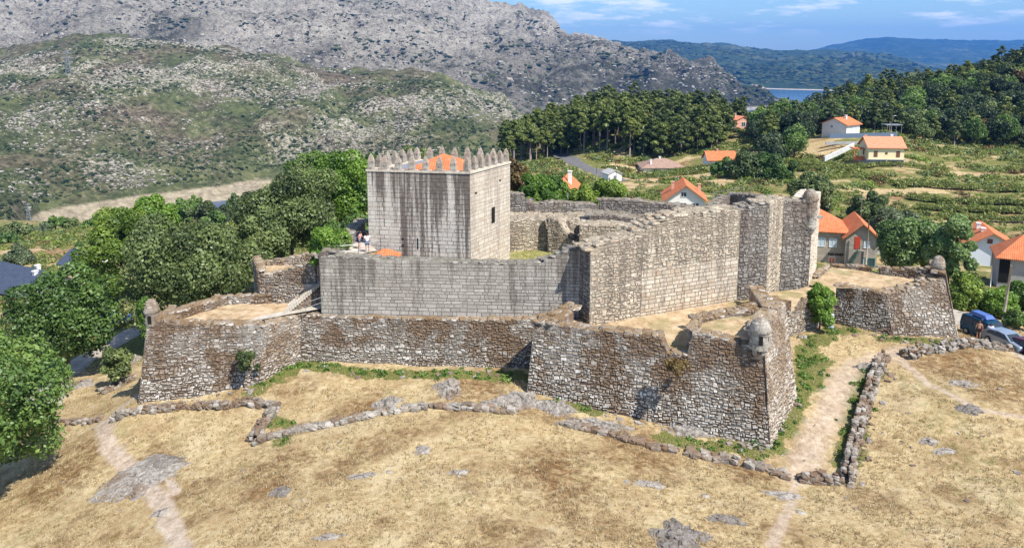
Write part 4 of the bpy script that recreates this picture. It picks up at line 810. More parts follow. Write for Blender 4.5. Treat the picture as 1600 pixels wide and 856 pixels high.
def leaves(C, Rr, n, size, seed, up=.35, shell=(.72, 1.06), squash=1.0, asp=.62):
    """n leaf-sized faces over the shells of blobs (centres C, radii Rr)"""
    g = np.random.default_rng(seed); C = np.asarray(C, float); Rr = np.asarray(Rr, float)
    wgt = Rr ** 2 / (Rr ** 2).sum(); k = g.choice(len(C), n, p=wgt); D = g.normal(size=(n, 3)); D[:, 2] += .15; D /= np.linalg.norm(D, axis=1, keepdims=True)
    r = Rr[k] * g.uniform(shell[0], shell[1], n); P = C[k] + D * r[:, None] * np.array((1, 1, squash))
    keep = np.ones(n, bool)
    for j in range(len(C)):
        d2 = (((P - C[j]) / np.array((1, 1, squash))) ** 2).sum(1); keep &= ~((d2 < (Rr[j] * .62) ** 2) & (k != j))
    P, D, k = P[keep], D[keep], k[keep]; n = len(P)
    N = D * .8 + g.normal(size=(n, 3)) * .55 + np.array((0, 0, up)); N /= np.linalg.norm(N, axis=1, keepdims=True)
    A = np.cross(N, g.normal(size=(n, 3))); A /= np.linalg.norm(A, axis=1, keepdims=True); B = np.cross(N, A)
    s_ = size * g.uniform(.6, 1.35, n)[:, None]
    s_ = s_ * np.where(g.random(n) < .2, 1.5, 1)[:, None]; V = np.stack([P - A * s_, P - B * s_ * asp, P + A * s_, P + B * s_ * asp], 1).reshape(-1, 3)
    F = np.arange(n * 4).reshape(-1, 4); tone = g.random(len(C)); c = np.stack([g.random(n), tone[k], np.zeros(n), np.ones(n)], 1)
    return V, F, np.repeat(c, 4, 0)
def crown_blobs(rx, rz, n, seed, br=(.22, .36), bottom=-.75, top=1.0, lop=.16):
    g = np.random.default_rng(seed); C, Rr = [], []
    ax_ = g.normal(size=(5, 3)); 
    while len(C) < n:
        d = g.normal(size=3); d /= np.linalg.norm(d)
        if d[2] < bottom: continue
        k = 1 + lop * math.sin(ax_[0] @ d * 2.3 + seed) + lop * .7 * math.sin(ax_[1] @ d * 3.7)
        q = g.uniform(.45, .86) if g.random() < .8 else g.uniform(.1, .45)
        C.append((d[0] * rx * q * k, d[1] * rx * q * k, d[2] * rz * q * k)); Rr.append(g.uniform(*br) * min(rx, rz * 1.2))
    return np.array(C), np.array(Rr)
def trunk_mb(h, r, C, seed, lean=.05, nl=7, base=-.5):
    g = random.Random(seed); m = MB(); top = (g.uniform(-1, 1) * lean * h, g.uniform(-1, 1) * lean * h, h)
    pts = [(0, 0, base), (top[0] * .1, top[1] * .1, h * .3), (top[0] * .5, top[1] * .5, h * .65), top]
    m.tube(pts, [r * 1.25, r, r * .75, r * .4], 8)
    for c in [C[g.randrange(len(C))] for _ in range(nl)]:
        s_ = g.uniform(.45, .95); a = (top[0] * s_, top[1] * s_, h * s_); mid = tuple((a[i] + c[i]) / 2 + (0, 0, .08 * h)[i] for i in range(3))
        m.tube([a, mid, tuple(c)], [r * .42, r * .26, r * .07], 5)
    return m
def tree(name, px, pyc, Y, rx_px, rz_px, leaf, label, cat='tree', n=11000, size=.2, blobs=46, seed=1, gzv=None, br=(.22, .36), bottom=-.75, group=None, trunk_r=.28, dz=0, bark=None, lop=.16, shell=(.72, 1.06)):
    """a tree whose crown centre is seen at (px, pyc) at distance Y"""
    c = PY(px, pyc, Y); x, y = c[0], c[1]; g0 = gz(x, y) if gzv is None else gzv; k = Y * 1.02 / FPX; rx, rz = rx_px * k * 1.13, rz_px * k * 1.13
    h = c[2] - g0; root = empty(name, (x, y, g0), 0, label, cat, group)
    C, Rr = crown_blobs(rx, rz, blobs, seed, br, bottom, lop=lop); C = C + np.array((0, 0, h)); lo = C[:, 2] - Rr * .9; C[:, 2] += np.where(lo < .1, .1 - lo, 0)
    V, F, cc = leaves(C, Rr, int(n * 1.55), size * .74, seed, shell=shell); link('crown', mesh_np('crown', V, F, LM[leaf], False, col=cc), root)
    trunk_mb(max(.5, h), trunk_r, C, seed).build('trunk', bark or BARK, root, smooth=True); return root
tree('broadleaf_tree', -34, 634, 49.5, 118, 124, 'deep', 'large dense dark green tree cut off by the left edge, nearest the viewer', n=40000, size=.17, blobs=90, seed=3, br=(.2, .33), bottom=-1.0)
tree('broadleaf_tree', 97, 489, 70, 66, 64, 'deep', 'round dark green tree beside the gravel lane, in front of the blue-roofed house', n=26000, size=.19, blobs=64, seed=5, bottom=-1.0)
tree('oak_tree', 288, 418, 80, 108, 78, 'oak', 'widest grey-green oak right behind the left bastion sentry box', n=42000, size=.2, blobs=85, seed=8, br=(.18, .3), bottom=-1.0)
tree('broadleaf_tree', 190, 392, 98, 54, 62, 'yellow', 'yellow-green tree left of the wide grey-green oak', n=20000, size=.22, blobs=44, seed=11)
tree('broadleaf_tree', 236, 352, 104, 38, 42, 'bright', 'bright green tree peeping up behind the yellow-green one', n=11000, size=.24, blobs=30, seed=12)
tree('oak_tree', 452, 338, 92, 78, 62, 'oak', 'broad olive-green oak left of the keep above the ramp', n=32000, size=.2, blobs=60, seed=15, br=(.2, .32))
tree('oak_tree', 408, 372, 87, 46, 44, 'oak', 'smaller oak between the two broad oaks left of the keep', n=15000, size=.2, blobs=34, seed=16)
tree('broadleaf_tree', 532, 298, 102, 56, 56, 'bright', 'vivid green leafy tree against the left edge of the keep', n=24000, size=.22, blobs=48, seed=18)
tree('broadleaf_tree', 484, 292, 112, 46, 46, 'deep', 'dark green tree behind the broad olive-green oak', n=16000, size=.24, blobs=36, seed=19)
tree('broadleaf_tree', 545, 375, 82, 40, 42, 'deep', 'dark tree in the gap between keep and broad oak', n=11000, size=.2, blobs=30, seed=20)
tree('broadleaf_tree', 583, 268, 118, 28, 36, 'bright', 'treetop showing over the keep merlons at their left end', n=8000, size=.26, blobs=22, seed=21)
tree('broadleaf_tree', 648, 268, 120, 30, 36, 'oak', 'treetop showing over the middle of the keep merlons', n=8000, size=.26, blobs=22, seed=22)
tree('small_tree', 186, 566, 66, 24, 26, 'oak', 'small loose bush-like tree left of the left bastion corner', n=4200, size=.15, blobs=22, seed=23, trunk_r=.07, shell=(.4, 1.2), bottom=-1.0)
tree('columnar_shrub', 1283, 478, 68.3, 19, 37, 'bright', 'vivid green upright shrub standing in the moat by the grey pillar', 'shrub', n=12000, size=.12, blobs=34, seed=25, trunk_r=.08, br=(.3, .45), lop=.06)
tree('broadleaf_tree', 1422, 385, 96, 46, 42, 'feather', 'light green feathery tree behind the right bastion parapet', n=20000, size=.22, blobs=46, seed=27)
tree('broadleaf_tree', 1484, 392, 90, 34, 48, 'feather', 'tall soft green tree behind the right bastion sentry box', n=20000, size=.21, blobs=48, seed=28)
tree('broadleaf_tree', 1508, 456, 86, 30, 34, 'yellow', 'yellowish green tree leaning over the parked cars', n=14000, size=.2, blobs=36, seed=29)
tree('broadleaf_tree', 1356, 325, 140, 25, 30, 'blue', 'dark blue-green round tree above the stone house roof', n=8000, size=.3, blobs=26, seed=31)
tree('broadleaf_tree', 1398, 345, 124, 34, 24, 'olive', 'grey-green tree just right of the dark round one', n=9000, size=.26, blobs=28, seed=32)
tree('broadleaf_tree', 1268, 305, 128, 32, 32, 'blue', 'dark tree right behind the castle corner turret', n=9000, size=.28, blobs=26, seed=33)
tree('round_bush', 848, 299, 104, 38, 24, 'bright', 'rounded bright green bush behind the back wall, next to the keep', 'bush', n=14000, size=.2, blobs=34, seed=35, trunk_r=.15)
tree('round_bush', 938, 303, 104, 42, 22, 'yellow', 'yellow-green bush behind the back wall, right of the chimneyed orange roof', 'bush', n=14000, size=.2, blobs=34, seed=36, trunk_r=.15, lop=.25)
tree('broadleaf_tree', 812, 282, 120, 26, 26, 'rust', 'olive-brown scrubby tree at the right edge of the keep', n=7000, size=.28, blobs=22, seed=37)
tree('broadleaf_tree', 1172, 268, 190, 34, 33, 'blue', 'big dark blue-green tree left of a pair above the white gabled house', n=9000, size=.36, blobs=34, seed=38)
tree('broadleaf_tree', 1216, 272, 186, 28, 30, 'deep', 'dark tree right of a pair above the white gabled house', n=8000, size=.36, blobs=30, seed=39)
tree('broadleaf_tree', 1130, 270, 196, 20, 24, 'deep', 'smaller dark tree at the foot of the orange roof in the pine wood', n=5000, size=.36, blobs=22, seed=40)
tree('round_bush', 515, 380, 66.3, 27, 23, 'bright', 'dome of bright green ivy swallowing the left end of the castle wall', 'bush', n=9000, size=.11, blobs=30, seed=41, gzv=6.2, br=(.3, .45), lop=.1)
tree('round_bush', 493, 403, 64.8, 10, 17, 'bright', 'ivy tongue trailing down below the green ivy dome', 'ivy', n=2600, size=.1, blobs=12, seed=42, gzv=5.5, br=(.3, .5), trunk_r=.06)
tree('ivy', 226, 502, 58.6, 9, 46, 'weed', 'bright green ivy climbing the corner below the left sentry box', 'ivy', n=5200, size=.1, blobs=26, seed=43, br=(.5, .8), trunk_r=.05, lop=.2)
tree('wall_shrub', 386, 563, 57.6, 18, 28, 'oak', 'dark little shrub rooted in the face of the left bastion', 'shrub', n=2600, size=.1, blobs=18, seed=44, gzv=1.1, bottom=-1.0, trunk_r=.05, shell=(.4, 1.2))
tree('wall_shrub', 1060, 572, 51.6, 18, 12, 'rust', 'rusty dry bush hanging in the wall gap of the front bastion', 'bush', n=1800, size=.1, blobs=14, seed=45, gzv=3.2, trunk_r=.04)
for i, (px, py, Y, rx, rz, lf) in enumerate([(1560, 478, 84, 32, 26, 'bright'), (1600, 470, 88, 30, 30, 'weed'), (1590, 500, 78, 24, 14, 'deep')]):
    tree('garden_bush', px, py, Y, rx, rz, lf, ['green bush left of the leaning pole by the road', 'pale green garden bush below the red-roofed barn at the right edge', 'low dark bush at the right edge by the road'][i], 'bush', n=9000, size=.16, blobs=30, seed=50 + i, trunk_r=.1)
lab = ['dark tree of the belt above the sandy river bank', ]
for i, (px, py, Y, rx, rz, lf) in enumerate([(200, 345, 235, 14, 14, 'deep'), (222, 340, 240, 16, 16, 'blue'), (255, 338, 235, 20, 18, 'oak'), (290, 332, 228, 16, 18, 'deep'), (318, 330, 225, 18, 18, 'oak'), (352, 336, 215, 20, 20, 'olive'), (385, 322, 230, 18, 18, 'oak'), (330, 350, 190, 22, 18, 'deep'), (86, 350, 250, 16, 12, 'deep'), (110, 350, 252, 14, 10, 'oak'), (150, 350, 245, 18, 13, 'deep'), (60, 360, 240, 12, 12, 'olive'), (22, 368, 220, 26, 22, 'blue'), (8, 380, 205, 20, 14, 'deep'), (175, 352, 240, 15, 12, 'oak'), (425, 318, 225, 18, 16, 'deep'), (300, 318, 260, 12, 16, 'deep'), (365, 318, 262, 12, 17, 'deep')]):
    tree('valley_tree', px, py, Y, rx, rz, lf, 'distant round tree of the belt above the sandy river bank', 'tree', n=2600, size=.42, blobs=20, seed=60 + i, group='trees of the belt above the river bank')
tree('garden_bush', 30, 402, 150, 24, 18, 'olive', 'pale grey-green bush in the field above the blue-roofed house', 'bush', n=5000, size=.26, blobs=22, seed=90)
tree('garden_bush', 122, 395, 150, 14, 12, 'deep', 'dark bush in the field beyond the round tree by the lane', 'bush', n=3000, size=.26, blobs=16, seed=91)

# ------------------------------------------------------------------ woods: four pines and four broadleaf trees, copied
def pine_proto(seed, h, cr, lf, lo=.5):
    g = np.random.default_rng(seed); C, Rr = [], []
    n = 19
    for i in range(n):
        f = i / (n - 1); z = h * (lo + (1 - lo) * f); rad = cr * (1 - f) ** .45 * g.uniform(.5, 1.0); a = i * 2.4 + g.random()
        C.append((math.cos(a) * rad, math.sin(a) * rad, z)); Rr.append(cr * g.uniform(.30, .46) * (1 - .45 * f))
    V, F, cc = leaves(C, Rr, 3800, .25, seed, up=.7, squash=.62, shell=(.5, 1.1))
    cm = mesh_np('pine_crown', V, F, LM[lf], False, col=cc); m = MB(); m.tube([(0, 0, -.6), (g.uniform(-.2, .2), 0, h * .5), (g.uniform(-.3, .3), g.uniform(-.3, .3), h * .93)], [.24, .18, .06], 6)
    for i in range(0, n, 3): m.tube([(0, 0, C[i][2] - .5), C[i]], [.07, .03], 4)
    return cm, mesh_np('pine_trunk', np.concatenate(m.V), m.F, BARK2, True), h
def broad_proto(seed, h, cr, lf):
    C, Rr = crown_blobs(cr, h * .38, 24, seed, (.28, .42)); C = C + np.array((0, 0, h * .6))
    V, F, cc = leaves(C, Rr, 3600, .25, seed); cm = mesh_np('tree_crown', V, F, LM[lf], False, col=cc)
    m = trunk_mb(h * .6, .22, C, seed, nl=4); return cm, mesh_np('tree_trunk', np.concatenate(m.V), m.F, BARK, True), h
pines = [pine_proto(101, 12.5, 3.7, 'pine', .3), pine_proto(102, 11, 3.4, 'pine', .22), pine_proto(103, 13.0, 3.3, 'pine2', .3), pine_proto(104, 10, 3.3, 'pine', .18)]
tall_pines = [pine_proto(105, 13.5, 3.3, 'pine', .62), pine_proto(106, 12.5, 3.0, 'pine', .6)]
broads = [broad_proto(111, 8.5, 3.6, 'wood'), broad_proto(112, 9.5, 4.0, 'deep'), broad_proto(113, 7.5, 3.4, 'oak'), broad_proto(114, 10, 3.6, 'wood'), broad_proto(115, 9, 3.8, 'olive'), broad_proto(116, 8, 3.6, 'oak'), broad_proto(117, 9, 3.8, 'deep'), broad_proto(118, 7, 3.2, 'rust')]
def plant(proto, x, y, sc_, name, label, group, z=None):
    cm, tm, h = proto; z = gz(x, y) - .2 if z is None else z
    r = bpy.data.objects.new(name, None); COL.objects.link(r); r.location = (x, y, z); r.rotation_euler.z = rng.random() * 6.28; s_ = sc_; r.scale = (s_ * rng.uniform(.9, 1.15), s_ * rng.uniform(.9, 1.15), s_)
    r['label'] = label; r['category'] = 'tree'; r['group'] = group
    for nm, me_ in (('crown', cm), ('trunk', tm)): o = bpy.data.objects.new(nm, me_); COL.objects.link(o); o.parent = r
def scatter(poly_fn, x0, x1, y0, y1, d, seed):
    g = np.random.default_rng(seed); out = []
    ys = y0
    while ys < y1:
        xs = x0 + g.random() * d
        while xs < x1:
            x = xs + g.uniform(-.36, .36) * d; y = ys + g.uniform(-.36, .36) * d
            if poly_fn(x, y): out.append((x, y))
            xs += d
        ys += d * .87
    return out
def tpx(px): return ray(px, 200)[0]
pf_x = [tpx(a) for a in (790, 830, 880, 930, 1000, 1060, 1110, 1165)]; pf_y = [258, 272, 284, 268, 256, 252, 250, 262]
def in_pine(x, y):
    t = x / y; return pf_x[0] < t < pf_x[-1] and np.interp(t, pf_x, pf_y) < y < 352 and not (tpx(1134) < t < tpx(1184) and y < 306)
pts = scatter(in_pine, -20, 140, 250, 352, 5.1, 5)
pts.sort(key=lambda p: p[1]); print('pines', len(pts))
def stuff_trees(name, plist, protos, label, scl=(.8, 1.1)):
    Vc, Fc, Cc = [], [], []; o = 0
    for (x, y) in plist:
        me_ = protos[rng.integers(len(protos))][0]; n = len(me_.vertices); V = np.empty(n * 3, np.float32); me_.vertices.foreach_get('co', V); V = V.reshape(-1, 3) * rng.uniform(*scl)
        cl = np.empty(n * 4, np.float32); me_.color_attributes['col'].data.foreach_get('color', cl); F = np.arange(n).reshape(-1, 4); k = np.random.default_rng(1).random(len(F)) < .75; a = rng.random() * 6.28
        R2 = np.array([[math.cos(a), -math.sin(a), 0], [math.sin(a), math.cos(a), 0], [0, 0, 1]]); V = V @ R2.T + np.array((x, y, gz(x, y) - .2))
        Vc.append(V); Fc.append(F[k] + o); Cc.append(cl.reshape(-1, 4)); o += n
    if not Vc: return
    ob = link(name, mesh_np(name, np.concatenate(Vc), np.concatenate(Fc), protos[0][0].materials[0], False, col=np.concatenate(Cc))); tag(ob, label, None, None, 'stuff')
for i, (x, y) in enumerate(pts[:300]):
    t = x / y; tall = 1.0 + .12 * fbm(np.array(x / 18.), np.array(y / 18.), 2, 4)
    plant((tall_pines[i % 2] if (tpx(893) < t < tpx(985) and y < 300) or t < tpx(862) else pines[i % 4]), x, y, float(tall) * rng.uniform(.74, 1.16) * (1.15 if tpx(900) < t < tpx(1000) else 1), 'pine_tree', 'green pine with a bare pale trunk in the wood across the road', 'pines of the wood beyond the castle')
stuff_trees('pine_wood', pts[300:], pines, 'far side of the pine wood on the mound')
bf_x = [tpx(a) for a in (1165, 1185, 1225, 1262, 1300, 1345, 1400, 1432, 1470, 1520, 1600, 1760)]; bf_y = [300, 212, 208, 232, 252, 252, 252, 240, 236, 236, 236, 225]
def in_broad(x, y):
    t = x / y
    if tpx(1140) < t < tpx(1182) and y < 300: return False
    if tpx(1165) < t < tpx(1235) and y > 240: return y < 300
    return bf_x[0] < t < bf_x[-1] and np.interp(t, bf_x, bf_y) < y < 362
pb = scatter(in_broad, 55, 300, 205, 362, 6.3, 6)
pb = [p for p in pb if not (tpx(1262) < p[0] / p[1] < tpx(1425) and p[1] < 246)]
vis = [p for p in pb if p[0] / p[1] < tpx(1680)]; vis.sort(key=lambda p: p[1]); hid = [p for p in pb if p[0] / p[1] >= tpx(1680)]; print('broad', len(vis), len(hid))
ridge = [p for p in vis if p[1] > 316][::2]; rest = [p for p in vis if p not in ridge]
nb = 0; over = []
for i, (x, y) in enumerate(ridge[:110]):
    plant(pines[(i * 7) % 4], x, y, rng.uniform(.7, 1.0), 'ridge_pine', 'dark pine among the trees along the top of the right-hand hill', 'pines along the right-hand ridge')
for i, (x, y) in enumerate(rest[:300]):
    if rng.random() < .34: plant(pines[i % 4], x, y, rng.uniform(.7, 1.0), 'pine_tree', 'dark pine mixed among the broadleaf trees of the right-hand wood', 'pines mixed into the right-hand wood'); continue
    plant(broads[int(rng.choice(8, p=[.28, .2, .11, .22, .05, .08, .05, .01]))], x, y, rng.uniform(.75, 1.2), 'woodland_tree', 'dark rounded broadleaf tree in the wood covering the right-hand hill', 'broadleaf trees of the right-hand wood')
stuff_trees('dense_wood', rest[300:] + ridge[110:] + hid, broads, 'deep part of the wood over the right-hand hill')

# ------------------------------------------------------------------ scrub, vineyard rows, weeds, dry grass
def bush_field(name, P, Rr, mat, n_per, size, label, seed, squash=.75):
    P = np.array(P); Rr = np.array(Rr); g = np.random.default_rng(seed); n = len(P); N_ = n * n_per; k = np.repeat(np.arange(n), n_per)
    D = g.normal(size=(N_, 3)); D[:, 2] = np.abs(D[:, 2]) + .05; D /= np.linalg.norm(D, axis=1, keepdims=True); lump = 1 + .25 * np.sin(D[:, 0] * 5 + k) * np.sin(D[:, 1] * 6 + k * 1.7)
    Q = P[k] + D * (Rr[k] * g.uniform(.6, 1.05, N_) * lump)[:, None] * np.array((1, 1, squash))
    Nn = D * .8 + g.normal(size=(N_, 3)) * .5; Nn /= np.linalg.norm(Nn, axis=1, keepdims=True); A = np.cross(Nn, g.normal(size=(N_, 3))); A /= np.linalg.norm(A, axis=1, keepdims=True); B = np.cross(Nn, A)
    s_ = (size * g.uniform(.6, 1.4, N_) * np.clip(Rr[k], .4, 2))[:, None]; V = np.stack([Q - A * s_, Q - B * s_ * .6, Q + A * s_, Q + B * s_ * .6], 1).reshape(-1, 3)
    c = np.stack([g.random(N_), g.random(n)[k], np.zeros(N_), np.ones(N_)], 1)
    o = link(name, mesh_np(name, V, np.arange(N_ * 4).reshape(-1, 4), mat, False, col=np.repeat(c, 4, 0))); return tag(o, label, None, None, 'stuff')
KEEPOUT = []
def keepout(x, y, r): KEEPOUT.append((x, y, r))
for c_, r_ in (((1065, 327, 154), 8), ((1035, 268, 240), 11), ((1127, 250, 230), 11), ((962, 278, 200), 6), ((1378, 258, 200), 10), ((1328, 210, 235), 12), ((1315, 412, 118), 9), ((1545, 412, 120), 8), ((1600, 440, 98), 8), ((20, 450, 110), 9), ((100, 415, 125), 7), ((885, 305, 125), 5), ((1160, 203, 290), 7)):
    q = PY(*c_); keepout(q[0], q[1], r_)
rdl = hits([(872,236),(895,250),(930,266),(972,284)])
g = np.random.default_rng(77); cand = np.column_stack([g.uniform(-150, 230, 26000), g.uniform(86, 330, 26000)])
tt = cand[:, 0] / cand[:, 1]; cand = cand[(np.abs(tt) < .82)]
nzv = fbm(cand[:, 0] / 16, cand[:, 1] / 6, 3, 81); sel = nzv > -.22
blobm = np.zeros(len(cand), bool)
for c, rx, ry in (((1500,272), 16, 3), ((1415,300), 14, 3.5), ((1250,228), 13, 6), ((1285,236), 7, 5), ((1060,280), 12, 10), ((1130,285), 5, 6), ((1585,345), 9, 3), ((60,395), 30, 8), ((1600,210), 8, 5), ((990,290), 8, 5)):
    q = hit(*c); blobm |= np.hypot((cand[:, 0] - q[0]) / rx, (cand[:, 1] - q[1]) / ry) < .9
sel &= ~blobm
for (x, y, r) in KEEPOUT: sel &= np.hypot(cand[:, 0] - x, cand[:, 1] - y) > r
sel &= seg_dist(cand[:, 0], cand[:, 1], rdl) > 5
for (px, Y, rx) in ((600, 75, 22), (1150, 75, 30)): pass
sel &= ~((np.abs(cand[:, 0] - 5) < 34) & (cand[:, 1] < 96))
cand = cand[sel]; zc = ground_z(cand[:, 0], cand[:, 1]); kind = fbm(cand[:, 0] / 12, cand[:, 1] / 5, 2, 85) + g.normal(0, .25, len(cand)); rad = g.uniform(.5, 1.5, len(cand)) * np.clip(cand[:, 1] / 160, .7, 1.3)
Pc = np.column_stack([cand, zc])
for nm, mt_, lo, hi, lb in (('scrub', 'scrub', -9, .05, 'low yellow-green scrub over the village slope'), ('bramble', 'oak', .05, .34, 'darker green brambles between the terraces'), ('gorse', 'yellow', .34, .55, 'yellowish gorse patches on the slope'), ('bracken', 'rust', .55, 9, 'rusty dry bracken on the slope')):
    k = (kind > lo) & (kind <= hi)
    if k.sum(): bush_field(nm, Pc[k], rad[k], LM[mt_], 60, .19, lb, 3)
P_, R_ = [], []
for (a, b, n_) in (((1290, 268), (1480, 268), 60), ((1400, 290), (1600, 300), 90), ((1420, 312), (1600, 322), 90), ((1440, 328), (1600, 334), 80), ((1250, 262), (1350, 262), 60), ((1250, 268), (1340, 268), 60), ((1470, 342), (1600, 348), 70), ((1000, 262), (1110, 262), 50), ((1010, 268), (1100, 268), 40)):
    p0, p1 = hit(*a), hit(*b)
    for f in np.linspace(0, 1, n_):
        q = p0 + (p1 - p0) * f; x, y = q[0] + rng.normal(0, .25), q[1] + rng.normal(0, .25); P_.append((x, y, gz(x, y) + .5)); R_.append(rng.uniform(.8, 1.25))
bush_field('vineyard_rows', P_, R_, LM['scrub'], 90, .17, 'rows of green vines along the terraces', 9)
# weeds along the foot of the walls
P_, R_ = [], []
for pl, wd in greens:
    H = hits(pl)
    for a, b in zip(H[:-1], H[1:]):
        L_ = np.linalg.norm(b - a)
        for _ in range(int(L_ * 3.4 * wd)):
            q = a + (b - a) * rng.random() + rng.normal(0, wd * .55, 3); P_.append((q[0], q[1], gz(q[0], q[1]) - .03)); R_.append(rng.uniform(.12, .38) * (1.6 if rng.random() < .08 else 1))
WEEDS = (P_, R_)
bush_field('weeds', P_, R_, LM['weed'], 54, .2, 'fresh green weeds along the foot of the rampart', 10, .9)
# dry tufts
g = np.random.default_rng(5); n_ = 56000; Y_ = 30 + 48 * g.random(n_) ** 1.2; X_ = g.uniform(-.75, .75, n_) * Y_; mk = np.ones(n_, bool)
for pl, wd in ((path_right, 1.8), (path_r2, .8), (path_r3, .8), (path_left, 1.2)): mk &= seg_dist(X_, Y_, pl) > wd
mk &= ~((Y_ > 58) & (X_ > -25) & (X_ < 24)); mk &= fbm(X_ / 3, Y_ / 3, 3, 91) + g.normal(0, .3, n_) > -.1
X_, Y_ = X_[mk], Y_[mk]; n_ = len(X_); Z_ = ground_z(X_, Y_); nb_ = 5; k = np.repeat(np.arange(n_), nb_); N_ = len(k)
a = g.random(N_) * 6.28; hgt = g.uniform(.06, .24, N_); out_ = g.uniform(.03, .16, N_); wv_ = g.uniform(.012, .03, N_)
bx = X_[k] + g.normal(0, .05, N_); by = Y_[k] + g.normal(0, .05, N_); ca, sa = np.cos(a), np.sin(a)
V = np.stack([np.column_stack([bx - sa * wv_, by + ca * wv_, Z_[k] - .02]), np.column_stack([bx + sa * wv_, by - ca * wv_, Z_[k] - .02]), np.column_stack([bx + ca * out_, by + sa * out_, Z_[k] + hgt])], 1).reshape(-1, 3)
c = np.stack([g.random(N_), g.random(n_)[k], np.zeros(N_), np.ones(N_)], 1)
tag(link('dry_grass', mesh_np('dry_grass', V, np.arange(N_ * 3).reshape(-1, 3), LM['straw'], False, col=np.repeat(c, 3, 0))), 'short dry straw tufts over the foreground hill', None, None, 'stuff')
# ------------------------------------------------------------------ dry-stone walls and rocks
M['drywall'] = masonry('mossy_field_stone', [(.15, (.09, .075, .06)), (.4, (.19, .165, .135)), (.65, (.30, .265, .225)), (.9, (.48, .44, .385))], white=.25, moss=.6)
M['rock'] = masonry('bare_field_rock', [(.15, (.11, .095, .08)), (.4, (.20, .175, .15)), (.65, (.28, .25, .22)), (.9, (.40, .365, .32))], white=.25, moss=.5)
def drystone(pts, label, hgt=.7, wd=.55, size=(.16, .34), seed=0, tumble=.0):
    H = [np.array(p[:2]) for p in hits(pts)]; L = np.concatenate([[0], np.cumsum([np.linalg.norm(b - a) for a, b in zip(H[:-1], H[1:])])]); H = np.array(H)
    pos, sz, rz = [], [], []; ms = (size[0] + size[1]) / 2; rows = max(1, int(hgt / (ms * .95)))
    for r in range(rows):
        for k in range(2):
            s_ = rng.uniform(0, .3)
            while s_ < L[-1]:
                a = rng.uniform(*size) * (1.25 if r == 0 else 1); x = np.interp(s_, L, H[:, 0]); y = np.interp(s_, L, H[:, 1]); x2 = np.interp(s_ + .3, L, H[:, 0]); y2 = np.interp(s_ + .3, L, H[:, 1]); an = math.atan2(y2 - y, x2 - x) if s_ + .3 < L[-1] else an
                o = (k - .5) * wd * (1 - .35 * r / rows) + rng.normal(0, .05 + tumble); keep = rng.random() > (.12 + .25 * r / rows if rows > 1 else .08)
                lowf = 1 + .35 * math.sin(s_ * .9 + seed) 
                if keep and r < rows * lowf:
                    xx, yy = x - math.sin(an) * o, y + math.cos(an) * o; pos.append((xx, yy, gz(xx, yy) + ms * .55 + r * ms * .95)); sz.append((a, a * rng.uniform(.6, .85), a * rng.uniform(.5, .7))); rz.append(an)
                s_ += a * 1.75
    V, F, C = ROCK.many(pos, sz, rz, .08, .15); c = H.mean(0); V = V - np.array((c[0], c[1], 0))
    o = link('dry_stone_wall', mesh_np('dry_stone_wall', V, F, M['drywall'], False, col=C), None, (c[0], c[1], 0)); return tag(o, label, 'stone wall')
drystone([(80,660),(120,660),(160,655)], 'short tumbled stone wall by the left edge, left of the worn footpath', .3, .35, (.12, .24), 1)
drystone([(178,655),(215,645),(260,640),(300,634),(345,636),(390,630),(428,636)], 'low stone wall running below the left bastion from the footpath', .42, .4, (.13, .27), 2)
drystone([(430,637),(420,655),(405,672),(396,692)], 'short stone wall spur coming down toward the viewer', .6, .5, (.14, .28), 3)
drystone([(396,694),(430,682),(470,672),(520,664),(585,650),(640,640),(690,636),(760,640),(800,645)], 'long low stone wall across the middle, along the crest of the dry field', .3, .4, (.13, .32), 4)
drystone([(880,662),(930,674),(975,686),(1010,696),(1050,704),(1100,714),(1150,722),(1190,733),(1235,748)], 'curving low stone wall below the front bastion', .42, .42, (.14, .32), 5)
drystone([(1252,750),(1285,752),(1318,756)], 'bottom stretch of stone wall at the corner of the fenced path', .8, .55, (.14, .3), 6)
drystone([(1322,756),(1330,715),(1342,670),(1352,635),(1364,600),(1376,573),(1384,560)], 'waist-high stone wall climbing along the right side of the earth path', .9, .5, (.14, .3), 7)
drystone([(1418,560),(1440,548),(1470,547),(1500,540),(1540,543),(1580,548),(1640,553)], 'rough stone wall in front of the parked cars', .75, .8, (.12, .28), 8, .1)
drystone([(160,615),(185,603),(214,590)], 'stretch of broken stone wall left of the left bastion foot', .6, .6, (.16, .32), 9)
drystone([(100,610),(125,600),(140,598)], 'scatter of stones in a row beside the gravel lane', .3, .5, (.16, .3), 10)
